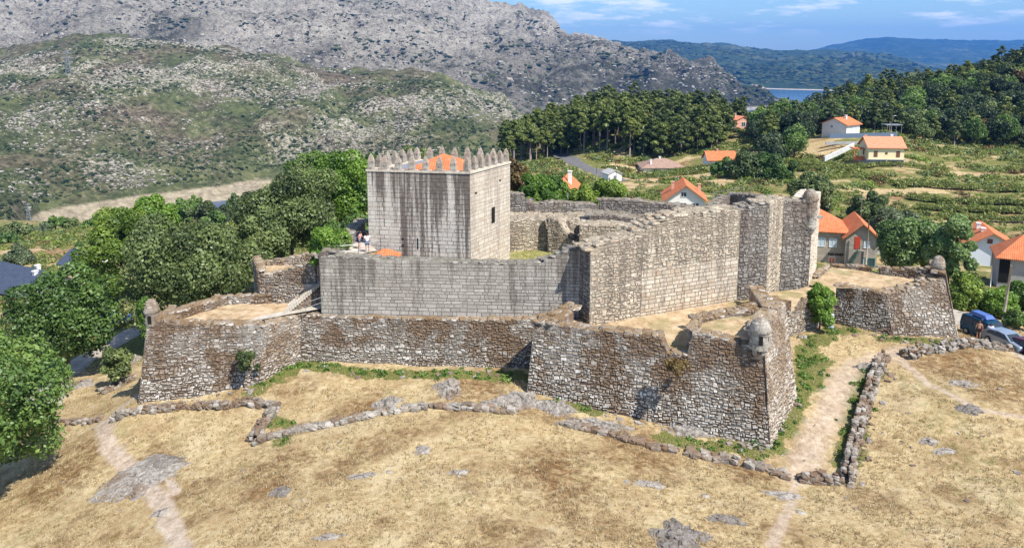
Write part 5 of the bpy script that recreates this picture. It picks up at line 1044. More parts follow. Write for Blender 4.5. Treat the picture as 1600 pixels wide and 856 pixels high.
def outcrop(px, py, sx, sy, sz, n, label, seed, flat=.5, size=(.35, .6), mat=None):
    if n > 2:   # bedrock breaking through the turf: an uneven dome half buried in the ground
        c = hit(px, py); nr, na = 22, 72; rr_ = np.linspace(0, 1.06, nr)[:, None]; aa = np.linspace(0, 2 * np.pi, na + 1)[None, :-1]
        out_ = 1 + .38 * fbm(np.cos(aa) * 1.3 + seed * 3.1, np.sin(aa) * 1.3 + seed, 4, seed, .6); x = np.cos(aa) * rr_ * sx * out_ * 1.15; y = np.sin(aa) * rr_ * sy * out_ * 1.15; G = ground_z(c[0] + x, c[1] + y) - c[2]
        rid = fbm(x * 1.1 + seed, y * 2.4, 4, seed + 1, .6); cr_ = np.abs(perlin(x * .9 + seed * 2, y * 1.7, seed + 4)); prof = np.clip(1 - rr_ ** 3.5, 0, 1) ** .8
        z = G + (min(sz, .9) * .62 * (.35 + .55 * rid + .4 * (1 - rr_)) + .04) * prof - .22 * (cr_ < .07) * prof * min(1, sz * 2.2) - .16 * (rr_ > .97); z = z + fbm(x * 5, y * 5, 2, seed) * .025 * prof
        V = np.stack([x + 0 * z, y + 0 * z, z], -1).reshape(-1, 3); i = np.arange(nr * na).reshape(nr, na); j = np.roll(i, -1, 1); F = np.stack([i[:-1], i[1:], j[1:], j[:-1]], -1).reshape(-1, 4)
        C = np.tile(np.array((.45, 0, .3, .3)), (len(V), 1)); C[:, 0] = np.clip(.45 + .3 * fbm(V[:, 0] * .8, V[:, 1] * .8, 2, seed), 0, 1); C[:, 1] = ((cr_ < .06) * .9 + 0 * z).ravel()
        o = link('rock_outcrop', mesh_np('rock_outcrop', V, F, mat or M['rock'], False, col=C), None, c); return tag(o, label, 'rock')
    c = hit(px, py); g = np.random.default_rng(seed); pos, siz = [], []
    for i in range(n):
        a, r = g.random() * 6.28, g.random() ** .6; x, y = math.cos(a) * r * sx, math.sin(a) * r * sy; s_ = g.uniform(*size) * (1.2 - .5 * r)
        pos.append((x, y, gz(c[0] + x, c[1] + y) - c[2] - sz * .26 - .03)); siz.append((s_ * sx * 1.1, s_ * sy * 1.1, sz * g.uniform(.5, 1.1) * flat))
    V, F, C = ROCK.many(pos, siz, g.normal(0, .3, n) + g.random() * .8, .06, .1); o = link('rock_outcrop', mesh_np('rock_outcrop', V, F, mat or M['rock'], True, col=C), None, c); return tag(o, label, 'rock')
DK = masonry('dark_wet_granite', [(.15, (.07, .06, .052)), (.4, (.14, .122, .108)), (.65, (.21, .187, .168)), (.9, (.32, .29, .26))], white=.1, moss=.1)
outcrop(215, 748, 2.4, 2.0, .2, 11, 'broad flat grey rock slab bared on the footpath at lower left', 1, .45, (.4, .65))
outcrop(250, 724, 1.5, .8, .2, 5, 'flat dark slab at the right end of the lower-left rock sheet', 2, .4, mat=DK)
outcrop(1062, 838, 1.35, 1.5, .4, 14, 'dark fissured rock at the bottom edge of the field', 3, .7, (.25, .45), DK)
outcrop(1225, 774, 1.0, .5, .16, 3, 'flat pale slab beside the footpath below the wall corner', 4, .5)
outcrop(808, 628, 1.6, 1.3, 1.3, 9, 'group of big grey boulders at the left foot of the front bastion', 5, .6, (.3, .55))
outcrop(868, 640, 1.3, .9, .9, 6, 'rounded boulder against the front bastion foot', 6, .6, (.35, .6))
outcrop(700, 605, .9, 1.7, .6, 6, 'sloping rock slab leading up to the middle of the rampart', 7, .6, (.35, .6))
outcrop(604, 632, 1.0, .8, .8, 5, 'grey boulder behind the crest wall left of centre', 8, .6)
outcrop(928, 664, 2.2, .8, .35, 6, 'long flat rock below the front bastion', 9, .5)
outcrop(1085, 676, 1.9, .6, .6, 5, 'long low rock at the foot of the front bastion by the weeds', 10, .6)
outcrop(438, 768, .6, .5, .3, 5, 'small dark rock ridge in the lower-left field', 11, .5, mat=DK)
outcrop(660, 704, .5, .5, .25, 4, 'narrow pale rock in the middle of the field', 12, .5)
outcrop(565, 744, .8, .3, .2, 5, 'low broken rock left of centre in the field', 13, .5)
outcrop(718, 738, .5, .3, .22, 3, 'small brown-edged rock just right of centre in the field', 14, .5)
outcrop(765, 633, .8, .5, .4, 4, 'low rock on the crest wall right of centre', 15, .6)
outcrop(1015, 757, .9, .5, .2, 4, 'pale streaked rock above the dark fissured one', 16, .5)
outcrop(1135, 812, .9, .5, .2, 4, 'low rocks right of the dark fissured rock', 17, .5, mat=DK)
outcrop(1505, 600, .9, .6, .35, 5, 'grey rock half buried right of the wall-side path', 18, .5)
outcrop(1515, 640, .8, .6, .3, 5, 'dark low rock beside the thin path at right', 19, .5, mat=DK)
outcrop(1450, 690, .6, .4, .25, 4, 'white-flecked rock in the right-hand field', 20, .5)
outcrop(1475, 705, .7, .35, .25, 4, 'longer white-flecked rock in the right-hand field', 21, .5)
outcrop(128, 603, 1.1, .5, .4, 4, 'brown rock on the bank beside the gravel lane', 22, .5)
outcrop(205, 565, .9, 1.2, .9, 5, 'grey boulders below the ivy at the left bastion corner', 23, .6)
outcrop(1355, 575, .8, .7, .6, 5, 'boulders at the upper end of the path wall', 24, .6)
outcrop(250, 800, .5, .3, .12, 3, 'small flat stone on the worn path at lower left', 25, .5)
outcrop(515, 838, .8, .25, .15, 3, 'thin pale rock near the bottom edge left of centre', 26, .5)
outcrop(1251, 527, .45, .25, 1.1, 2, 'upright pale slab leaning on the wall behind the weeds', 27, .8, (.5, .7))
for i, (px, py) in enumerate(((1268, 661), (603, 737), (1101, 774), (1330, 760), (1345, 757), (1515, 780), (1250, 800), (1447, 838))):
    outcrop(px, py, .28, .22, .25, 1, ['white stone lying on the earth path', 'small whitish stone in the middle of the field', 'flat white stone above the dark fissured rock', 'grey stone just below the path wall corner', 'stone right of the path wall corner', 'pale stone pair in the right-hand field', 'pale stone by the lower footpath', 'small stone in the lower right field'][i], 40 + i, .6, (.8, 1.0))
# loose stones nobody would count
g = np.random.default_rng(3); n_ = 700; Y_ = 32 + 46 * g.random(n_); X_ = g.uniform(-.72, .74, n_) * Y_; k = (fbm(X_ / 4, Y_ / 4, 2, 44) > .12) & ~((Y_ > 52) & (X_ > -25) & (X_ < 18)); X_, Y_ = X_[k], Y_[k]; s_ = g.uniform(.03, .08, len(X_)) * np.where(g.random(len(X_)) < .08, 2, 1)
V, F, C = ROCK.many(np.column_stack([X_, Y_, ground_z(X_, Y_)]), np.column_stack([s_ * 1.3, s_, s_ * .6]))
tag(link('loose_stones', mesh_np('loose_stones', V, F, M['rock'], False, col=C)), 'small loose stones strewn over the dry field', None, None, 'stuff')
P_ = []
for pl in ([(222,624),(300,628),(400,606)], [(470,568),(560,582),(650,585),(820,585)], [(825,614),(1000,660),(1205,700)], [(1210,700),(1248,628)], [(1310,512),(1395,530),(1495,533)], [(1344,735),(1360,640),(1395,570)]):
    H = hits(pl)
    for a, b in zip(H[:-1], H[1:]):
        for _ in range(int(np.linalg.norm(b - a) * 1.6)): q = a + (b - a) * rng.random(); P_.append((q[0] + rng.normal(0, .45), q[1] + rng.normal(0, .45) - .2))
P_ = np.array(P_); s_ = rng.uniform(.06, .2, len(P_)); V, F, C = ROCK.many(np.column_stack([P_, ground_z(P_[:, 0], P_[:, 1])]), np.column_stack([s_ * 1.3, s_, s_ * .7]))
tag(link('fallen_stones', mesh_np('fallen_stones', V, F, M['rock'], False, col=C)), 'fallen stones lying along the foot of the walls', None, None, 'stuff')

# ------------------------------------------------------------------ houses
M['white'] = plain('white_render', (.82, .80, .76), .85, .06, .6); M['yellow'] = plain('cream_render', (.80, .70, .42), .85, .05, .6); M['pink'] = plain('salmon_render', (.62, .34, .25), .85, .08, .6)
M['bluewhite'] = plain('bluish_white_render', (.66, .72, .80), .85, .06, .6); M['redwall'] = plain('terracotta_render', (.62, .20, .10), .85, .1, .8); M['conc'] = plain('bare_concrete', (.38, .37, .36), .9, .2, .8, bump=.3)
M['palecon'] = plain('pale_concrete', (.55, .55, .54), .9, .12, .8); M['slate'] = plain('dark_slate_roof', (.05, .065, .10), .6, .2, 1.5); M['glass'] = plain('window_glass', (.05, .07, .10), .4, .2, 2, spec=.3); M['palepane'] = plain('curtained_glass', (.50, .62, .72), .3, .1, 2, spec=.5)
M['frame'] = plain('white_frame', (.78, .78, .76), .6, .03); M['shutter'] = plain('brown_shutter', (.16, .075, .045), .7); M['redoor'] = plain('red_door', (.50, .06, .03), .6); M['green'] = plain('green_paint', (.02, .16, .11), .6); M['metal'] = plain('galvanised_steel', (.35, .36, .37), .45, .1, 3, .6); M['wood'] = plain('weathered_pole_wood', (.36, .31, .25), .9, .25, 2.5); M['bluemetal'] = plain('blue_grey_fence', (.13, .18, .25), .6)
st_ = NT('granite_block_wall'); v = st_.coord('UV'); br_ = st_.n('ShaderNodeTexBrick', {'Vector': v, 'Color1': (.50, .45, .37, 1), 'Color2': (.36, .32, .27, 1), 'Mortar': (.24, .21, .18, 1), 'Scale': 1.0, 'Mortar Size': .012, 'Brick Width': .7, 'Row Height': .38}); n = st_.noise(st_.coord(), 2, 5, .7)
M['block'] = st_.done(st_.mix(st_.mr(n, .35, .7, 0, .5), br_.outputs[0], (.24, .21, .18)), .9)
def uv_walls(me):
    l = me.uv_layers.new(name='UVMap')
    for p in me.polygons:
        n = p.normal; h = Vector((-n.y, n.x, 0)); h = h.normalized() if h.length > .05 else Vector((1, 0, 0))
        for li in p.loop_indices: co = me.vertices[me.loops[li].vertex_index].co; l.data[li].uv = (co.dot(h), co.z)
def body(root, ox, oy, w_, d_, h, roof, rise, wm, rm, op=(), eave=.45, chim=(), base=1.6, band=None, rooflabel=None):
    """one block of a house; front is -y. op: (face f/l/r, u from the face's left edge 0..1, z, w, h, pane material, frame material or None, name)"""
    x0, x1, y0, y1 = ox - w_ / 2, ox + w_ / 2, oy - d_ / 2, oy + d_ / 2; m = MB(); V = [(x0, y0, -base), (x1, y0, -base), (x1, y1, -base), (x0, y1, -base), (x0, y0, h), (x1, y0, h), (x1, y1, h), (x0, y1, h)]; F = [(0, 1, 5, 4), (1, 2, 6, 5), (2, 3, 7, 6), (3, 0, 4, 7)]
    if roof == 'y': V += [(ox, y0, h + rise), (ox, y1, h + rise)]; F += [(4, 5, 8), (6, 7, 9)]
    if roof == 'x': V += [(x0, oy, h + rise), (x1, oy, h + rise)]; F += [(7, 4, 8), (5, 6, 9)]
    m.add(V, F); o = m.build('walls', wm, root); uv_walls(o.data)
    if band: b = MB(); b.box(x0 - .02, x1 + .02, y0 - .02, y1 + .02, -base, band[0]); q = b.build('basement', band[1], root)
    e = eave; t = .16; r = MB(); s_ = rise / ((w_ if roof == 'y' else d_ if roof == 'x' else min(w_, d_)) / 2); dz = e * s_
    if roof == 'hip': hiproof(r, x0 - e, x1 + e, y0 - e, y1 + e, h + .02, h + rise)
    else:
        for sg in (-1, 1):
            if roof == 'y': P4 = [(ox, y0 - e, h + rise), (ox, y1 + e, h + rise), (ox + sg * (w_ / 2 + e), y1 + e, h - dz), (ox + sg * (w_ / 2 + e), y0 - e, h - dz)]
            else: P4 = [(x0 - e, oy, h + rise), (x1 + e, oy, h + rise), (x1 + e, oy + sg * (d_ / 2 + e), h - dz), (x0 - e, oy + sg * (d_ / 2 + e), h - dz)]
            V = [(a, b_, c + t + .02) for a, b_, c in P4] + [(a, b_, c + .02) for a, b_, c in P4]; f = [(0, 1, 2, 3), (7, 6, 5, 4), (0, 4, 5, 1), (1, 5, 6, 2), (2, 6, 7, 3), (3, 7, 4, 0)]
            r.add(V, f)
    ro = r.build('roof', rm, root); bm = bmesh.new(); bm.from_mesh(ro.data); bmesh.ops.recalc_face_normals(bm, faces=bm.faces[:]); bm.to_mesh(ro.data); bm.free(); add_roof_uv(ro.data)
    for (cx_, cy_, cz_, ch_, cm_) in chim:
        c = MB(); c.box(ox + cx_ - .28, ox + cx_ + .28, oy + cy_ - .28, oy + cy_ + .28, h + cz_ - .8, h + cz_ + ch_); c.box(ox + cx_ - .36, ox + cx_ + .36, oy + cy_ - .36, oy + cy_ + .36, h + cz_ + ch_ + .003, h + cz_ + ch_ + .14); c.build('chimney', cm_, ro)
    for (fc, u, z, ww, hh, pm, fm, nm) in op:
        m = MB(); p = MB(); fw = .09
        def bx(mb, a0, a1, b0, b1, o0, o1):
            if fc == 'f': mb.box(x0 + u * w_ + a0, x0 + u * w_ + a1, y0 - o1, y0 - o0, z + b0, z + b1)
            elif fc == 'l': mb.box(x0 - o1, x0 - o0, y1 - u * d_ + a0, y1 - u * d_ + a1, z + b0, z + b1)
            else: mb.box(x1 + o0, x1 + o1, y0 + u * d_ + a0, y0 + u * d_ + a1, z + b0, z + b1)
        if fm:
            for a in ((-ww / 2 - fw, -ww / 2, -fw, hh + fw), (ww / 2, ww / 2 + fw, -fw, hh + fw), (-ww / 2, ww / 2, hh, hh + fw), (-ww / 2, ww / 2, -fw, 0), (-.03, .03, 0, hh)): bx(m, *a, .0, .07)
            wo = m.build(nm, fm, root); bx(p, -ww / 2, ww / 2, 0, hh, .0, .03); p.build('pane', pm, wo)
        else: bx(p, -ww / 2, ww / 2, 0, hh, .0, .05); p.build(nm, pm, root)
def house(name, px, py, Y, yaw, label, cat='house'):
    c = PY(px, py, Y); return empty(name, c, R(yaw), label, cat)
W_, G_ = 'window', 'door'
h = house('village_house', 1068, 328, 154, -9, 'white gabled house with orange roof and two chimneys behind the castle back wall')
body(h, 0, 0, 7.6, 9, 3.0, 'y', 2.8, M['white'], M['tile'], [('f', .45, 3.5, 1.0, .9, M['glass'], M['frame'], W_), ('f', .45, 1.2, 1.2, 1.1, M['glass'], M['frame'], W_), ('f', .76, 1.2, 1.2, 1.1, M['glass'], M['frame'], W_)], .7, [(-2.3, 0, 1.2, 1.5, M['pink']), (3.0, .5, .6, 1.7, M['pink'])])
h = house('village_house', 1383, 259, 200, -6, 'cream house with salmon roof, brown shutters and grey basement on the terrace')
body(h, 0, 3.5, 8.9, 7.5, 4.9, 'x', 2.3, M['yellow'], M['tile_pink'], [('f', .2, 2.3, .95, 1.6, M['shutter'], None, 'shutter'), ('f', .5, 3.0, .6, .6, M['shutter'], None, 'shutter'), ('f', .83, 2.3, .95, 1.6, M['shutter'], None, 'shutter'), ('f', .2, .6, 1.0, .5, M['glass'], M['frame'], W_), ('f', .86, .6, 1.0, .5, M['glass'], M['frame'], W_), ('f', .74, -.6, 1.0, 1.5, M['glass'], M['frame'], G_), ('l', .5, 2.4, 1.0, 1.5, M['shutter'], None, 'shutter')], .5, [(2.6, .6, 1.9, .9, M['white']), (-3.9, 1.2, 1.7, .8, M['pink'])], band=(1.55, M['conc']))
m = MB(); m.box(-5.0, 4.9, -.9, -.3, 1.6, 1.75); m.build('balcony', M['conc'], h)
m = MB(); m.box(-7.6, -4.6, 2, 5, 4.0, 4.3); m.box(-7.4, -7.2, 2.1, 2.3, 1.0, 4.0); m.box(-7.4, -4.6, 2.1, 2.25, 1.0, 2.2); m.build('porch', M['tile'], h)
h = house('village_house', 1330, 211, 235, 38, 'white house with orange roof highest on the terraces under the wood')
body(h, 0, 3.5, 7.8, 8.0, 3.3, 'x', 1.8, M['white'], M['tile'], [('f', .35, 1.0, .9, 1.6, M['palepane'], M['frame'], W_), ('f', .72, 1.2, 1.0, 1.0, M['palepane'], M['frame'], W_), ('l', .4, 2.2, .6, .6, M['glass'], M['frame'], W_)], .6, [(.4, -1.2, 1.6, .9, M['white'])])
h = house('stone_house', 1291, 413, 117, -16, 'two-storey granite house with orange roofs and outside stair beside the castle corner')
body(h, -.9, 4, 7.6, 8, 5.3, 'hip', 2.7, M['block'], M['tile'], [('f', .50, 2.9, .95, 1.25, M['palepane'], M['frame'], W_), ('f', .72, 2.9, .95, 1.25, M['palepane'], M['frame'], W_), ('f', .72, .3, .8, .9, M['redwall'], M['frame'], W_)], .5)
body(h, 4.7, 3.2, 4.5, 9, 5.0, 'y', 2.0, M['block'], M['tile'], [('f', .36, 3.1, .8, 1.9, M['redoor'], None, G_), ('f', .66, 3.4, .7, .9, M['palepane'], M['frame'], W_), ('f', .52, .6, .95, 1.1, M['palepane'], M['green'], W_), ('f', .84, .6, .8, 1.1, M['glass'], M['green'], W_), ('f', .3, -.9, .6, 1.3, M['green'], None, G_)], .55)
m = MB(); [m.box(2.6 + i * .13, 2.75 + i * .13 + .0, -2.4, -1.4, -1.5, -.7 + i * .33) for i in range(12)]; m.box(4.15, 4.9, -2.4, -1.3, -1.5, 3.0); m.build('stair', M['block'], h)
m = MB(); m.tube([(2.7, -2.5, .1), (4.3, -2.5, 3.9), (4.9, -2.5, 3.9)], .05, 5); [m.tube([(2.7 + i * .32, -2.5, -.9 + i * .75), (2.7 + i * .32, -2.5, .15 + i * .76)], .03, 4) for i in range(6)]; m.build('stair_railing', M['green'], h)
m = MB(); xx = .2
for ww in (.16, .12, .2, .14, .0, .18, .12, .16, .2, .13):
    if ww: m.box(xx, xx + ww, -.06, -.01, 1.55, 1.85); m.box(xx, xx + ww * .4, -.07, -.01, 1.5, 1.9)
    xx += ww + .08
m.build('wall_lettering', M['dark'], h)
m = MB(); m.tube([(4.9, 2.5, 6.5), (4.9, 2.5, 11.0)], .05, 5); m.tube([(4.5, 2.5, 10.2), (5.3, 2.5, 10.2)], .03, 4); m.build('aerial', M['metal'], h)
o = house('stone_shed', 1366, 411, 122, 5, 'grey block wall and shed right of the granite house', 'shed'); body(o, 0, 2, 3.6, 4, 3.0, 'x', .2, M['conc'], M['conc'], [('f', .2, 0, .8, 1.8, M['dark'], None, G_)], .1)
h = house('village_house', 1546, 412, 120, -20, 'bluish white gabled house with orange roof between feathery tree and right edge')
body(h, 0, 4, 6.8, 9, 3.1, 'y', 2.0, M['bluewhite'], M['tile'], [('f', .45, 3.4, .75, .75, M['shutter'], None, W_), ('f', .60, .0, .9, 2.3, M['glass'], M['shutter'], G_), ('f', .84, .8, 1.1, 1.2, M['palepane'], M['frame'], W_), ('l', .3, 1.0, 1.2, 1.2, M['palepane'], M['frame'], W_)], .8, [(-1.0, 1, 1.0, 1.4, M['white']), (-.8, -1.5, .9, 1.2, M['white'])])
body(h, -3.9, 0, 1.5, 2.2, 1.6, 'x', .3, M['conc'], M['conc'], (), .15)
h = house('barn', 1618, 441, 98, -26, 'concrete barn with red tiled hip roof cut by the right edge', 'barn')
body(h, 0, 3, 8.6, 6, 2.9, 'hip', 2.9, M['conc'], M['tile'], [('f', .08, -.5, 1.2, 3.2, M['dark'], None, 'opening')], .5)
h = house('village_house', 8, 468, 108, -28, 'house with dark blue slate roof and terracotta lower wall at the left edge')
body(h, -1.5, 3.5, 13, 8, 1.6, 'x', 2.3, M['bluewhite'], M['slate'], [('f', .82, -1.2, .9, 1.7, M['redoor'], None, G_)], .6, [(2.8, .8, 1.9, .7, M['white']), (4.9, -.8, 1.5, .9, M['white'])], band=(.2, M['redwall']), base=2.5)
h = house('village_house', 116, 424, 128, -15, 'small dark slate roof with white chimney in the trees at the left', 'house')
body(h, 0, 3, 6, 6, 1.2, 'x', 1.6, M['white'], M['slate'], (), .4, [(-1.0, 0, 1.3, .8, M['white']), (2.0, -.6, 1.0, .7, M['white'])])
h = house('village_house', 1036, 271, 240, 0, 'low house with wide brown hipped roof at the edge of the pines')
body(h, 0, 4, 13, 10, 1.9, 'hip', 2.4, M['white'], M['tile_old'], [('f', .3, .5, 1, .9, M['glass'], M['frame'], W_)], .6, [(-3.8, -3.2, .3, 2.0, M['white']), (-.4, 0, 2.1, .7, M['white'])])
h = house('village_house', 1128, 256, 230, 0, 'long plain orange roof showing between pines and dark trees')
body(h, 0, 3, 8.4, 6.5, 1.2, 'x', 2.2, M['white'], M['tile'], (), .5, [(-.8, 0, 2.0, .8, M['pink'])])
h = house('garage', 961, 282, 200, 18, 'small white shed with grey roof at the lower end of the village road', 'shed')
body(h, 0, 2, 3.8, 4, 1.7, 'y', .9, M['white'], M['conc'], [('f', .5, 0, .8, 1.3, M['glass'], M['frame'], G_)], .3)
h = house('village_house', 884, 318, 125, -12, 'orange roof with tall white chimney between two bright bushes')
body(h, -.6, 3, 3.6, 8, 2.3, 'y', 1.6, M['white'], M['tile'], (), .4, [(1.0, -1.2, .8, 2.0, M['white'])])
h = house('village_house', 1161, 204, 290, 15, 'small salmon-pink house among the trees near the reservoir')
body(h, 0, 3, 5.6, 6, 4.0, 'y', 1.2, M['pink'], M['tile_pink'], [('f', .5, 1.5, 1.6, 1.6, M['glass'], M['frame'], W_)], .4, [(-1.8, 0, .9, 1.3, M['pink'])])
body(h, -5.0, 1, 4.2, 3, .8, 'x', .2, M['pink'], M['white'], (), .15)
def run(name, pts, Yl, h0, h1, th, mat, label, cat, lift=0):
    """a wall or fence through points (px, py, Y) on the ground"""
    P3 = [PY(a, b, y) for (a, b), y in zip(pts, Yl)]; m = MB(); c = P3[0]
    for a, b in zip(P3[:-1], P3[1:]):
        d = (b - a)[:2]; d = d / np.linalg.norm(d); n = np.array((-d[1], d[0])) * th / 2; V = []
        for zz in (h0, h1):
            for q, s_ in ((a, -1), (b, -1), (b, 1), (a, 1)): V.append((q[0] + n[0] * s_ - c[0], q[1] + n[1] * s_ - c[1], q[2] + zz - c[2]))
        m.add(V, [(3, 2, 1, 0), (4, 5, 6, 7), (0, 1, 5, 4), (1, 2, 6, 5), (2, 3, 7, 6), (3, 0, 4, 7)])
    return tag(m.build(name, mat, None, c), label, cat)
run('garden_fence', [(1296, 215), (1340, 214), (1402, 213)], [226, 226, 226], -.3, 1.1, .12, M['bluemetal'], 'blue-grey panel fence below the highest white house', 'fence')
run('retaining_wall', [(1290, 221), (1340, 220), (1406, 219)], [224.5, 224.5, 224.5], -1.0, -.2, .3, M['conc'], 'grey retaining wall under the blue-grey fence', 'wall')
run('ramp_wall', [(1288, 248), (1310, 238), (1334, 226)], [203, 209, 216], -.8, .5, .4, M['palecon'], 'pale sloping ramp wall left of the cream house', 'wall')
h = house('carport', 1393, 207, 238, 5, 'flat grey carport canopy right of the highest white house', 'carport'); m = MB(); m.box(-2.6, 2.6, -1.6, 1.6, 2.3, 2.5); m.build('canopy', M['metal'], h)
for x_ in (-2.3, 2.3):
    for y_ in (-1.4, 1.4): m = MB(); m.tube([(x_, y_, -.6), (x_, y_, 2.3)], .07, 5); m.build('post', M['metal'], h)

# ------------------------------------------------------------------ poles, pylons, lamps
def pole(name, px, py, Y, h_, r, mat, label, lean=(0, 0), cat='pole', arm=False):
    c = PY(px, py, Y); root = empty(name, c, 0, label, cat); m = MB(); m.tube([(0, 0, -.8), (lean[0] * h_, lean[1] * h_, h_)], [r * 1.15, r * .8], 8); m.build('shaft', mat, root, smooth=True)
    if arm: m = MB(); x, y = lean[0] * h_, lean[1] * h_; m.box(x - .5, x + .5, y - .05, y + .05, h_ - .35, h_ - .25); m.build('crossarm', mat, root)
    return root
pole('utility_pole', 1565, 512, 79, 6.9, .14, M['wood'], 'pale leaning pole beside the road above the parked cars', (.055, 0), arm=False)
pole('utility_pole', 1353, 413, 113, 6.9, .12, M['wood'], 'straight wooden pole at the corner of the granite house', (.0, 0), arm=False)
pole('utility_pole', 932, 287, 190, 4.5, .1, M['wood'], 'thin pole beside the village road')
pole('utility_pole', 1173, 312, 150, 4.5, .07, M['metal'], 'thin pole rising behind the castle rear wall')
pole('utility_pole', 1548, 440, 100, 3.6, .06, M['metal'], 'thin post left of the barn')
l_ = pole('street_lamp', 1392, 212, 232, 5.8, .09, M['metal'], 'tall street lamp beside the carport', cat='street lamp'); m = MB(); m.tube([(0, 0, 5.8), (.7, -.1, 6.0)], .05, 5); m.build('arm', M['metal'], l_); m = MB(); m.box(.5, 1.1, -.22, .02, 5.95, 6.08); m.build('lamp_head', M['frame'], l_)
l_ = pole('street_lamp', 963, 284, 198, 3.4, .07, M['metal'], 'small street lamp by the white shed', cat='street lamp'); m = MB(); m.lathe([(.05, 3.4), (.22, 3.5), (.2, 3.7), (.001, 3.78)], n=8); m.build('lamp_head', M['frame'], l_)
def pylon(px, py, Y, h_, label, r=.16):
    c = PY(px, py, Y); root = empty('power_pylon', c, .4, label, 'pylon'); m = MB(); lv = [0, .18, .35, .5, .64, .78, 1.0]; wd = lambda f: (h_ * .1) * (1 - f) ** 1.2 + h_ * .008
    q = lambda f, k: ((1 if k in (0, 3) else -1) * wd(f), (1 if k < 2 else -1) * wd(f), f * h_)
    for a, b in zip(lv[:-1], lv[1:]):
        for k in range(4): m.tube([q(a, k), q(b, k)], r, 4); m.tube([q(a, k), q(b, (k + 1) % 4)], r * .6, 4); m.tube([q(b, k), q(b, (k + 1) % 4)], r * .6, 4)
    for k in range(4): m.tube([q(0, k), (q(0, k)[0], q(0, k)[1], -6)], r, 4)
    m.build('lattice_mast', M['metal'], root)
    for f, l_ in ((.68, .13), (.8, .16), (.92, .11)):
        a = MB()
        for s_ in (-1, 1): a.tube([(0, 0, f * h_ + h_ * .03), (s_ * l_ * h_, 0, f * h_)], r * .8, 4); a.tube([(0, 0, f * h_), (s_ * l_ * h_, 0, f * h_)], r * .8, 4)
        a.build('crossarm', M['metal'], root)
pylon(109, 136, 1120, 52, 'tall lattice power pylon standing on the green hill', .3)
pylon(46, 352, 560, 17, 'smaller lattice pylon at the sandy bank on the left', .13)

# ------------------------------------------------------------------ railings, pillar
def railing(pts, label, h_=1.0, n=2, step=1.3):
    """pts world xyz"""
    P3 = [np.array(p, float) for p in pts]; c = P3[0]; root = empty('railing', c, 0, label, 'railing')
    for k in range(n): m = MB(); m.tube([p - c + np.array((0, 0, h_ * (1 - k * .5))) for p in P3], .025, 6); m.build('rail', M['metal'], root)
    for a, b in zip(P3[:-1], P3[1:]):
        L_ = np.linalg.norm(b - a)
        for s_ in np.arange(0, L_ + .01, L_ / max(1, round(L_ / step))): q = a + (b - a) * s_ / L_ - c; m = MB(); m.tube([q, q + np.array((0, 0, h_))], .025, 5); m.build('post', M['metal'], root)
def at(px, py, z): return PZ(px, py, z)
railing([(*XY(528, 395, 64.7), 8.6), (*XY(560, 395, 65.3), 8.6), (*XY(588, 392, 66.4), 8.6)], 'thin steel railing on the near side of the wall walk by the two visitors')
railing([(*XY(545, 380, 68.5), 8.6), (*XY(562, 375, 70.5), 8.6)], 'short steel railing behind the two visitors')
railing([(*XY(478, 490, 62.3), 4.4), (*XY(503, 480, 62.7), 4.75)], 'steel railing at the top of the pale ramp', .9)
railing([(*XY(1008, 380, 76), 7.8), (*XY(1042, 350, 76), 10.0)], 'steel stair railing inside the castle beyond the bastion wall')
railing([(*XY(1112, 335, 76), 11.2), (*XY(1160, 330, 75), 12.0)], 'steel railing on top of the right bastion near its rear wall')
c = PY(1297, 521, 69.0); m = MB(); m.lathe([(.26, -.2), (.26, 1.30), (.22, 1.34), (.001, 1.35)], n=16); m.box(-.3, .3, -.3, .3, -.25, .06); o = m.build('info_pillar', plain('pale_grey_metal', (.42, .46, .52), .5, .05), None, (c[0], c[1], gz(c[0], c[1]))); tag(o, 'small grey pillar post beside the green upright shrub', 'pillar')

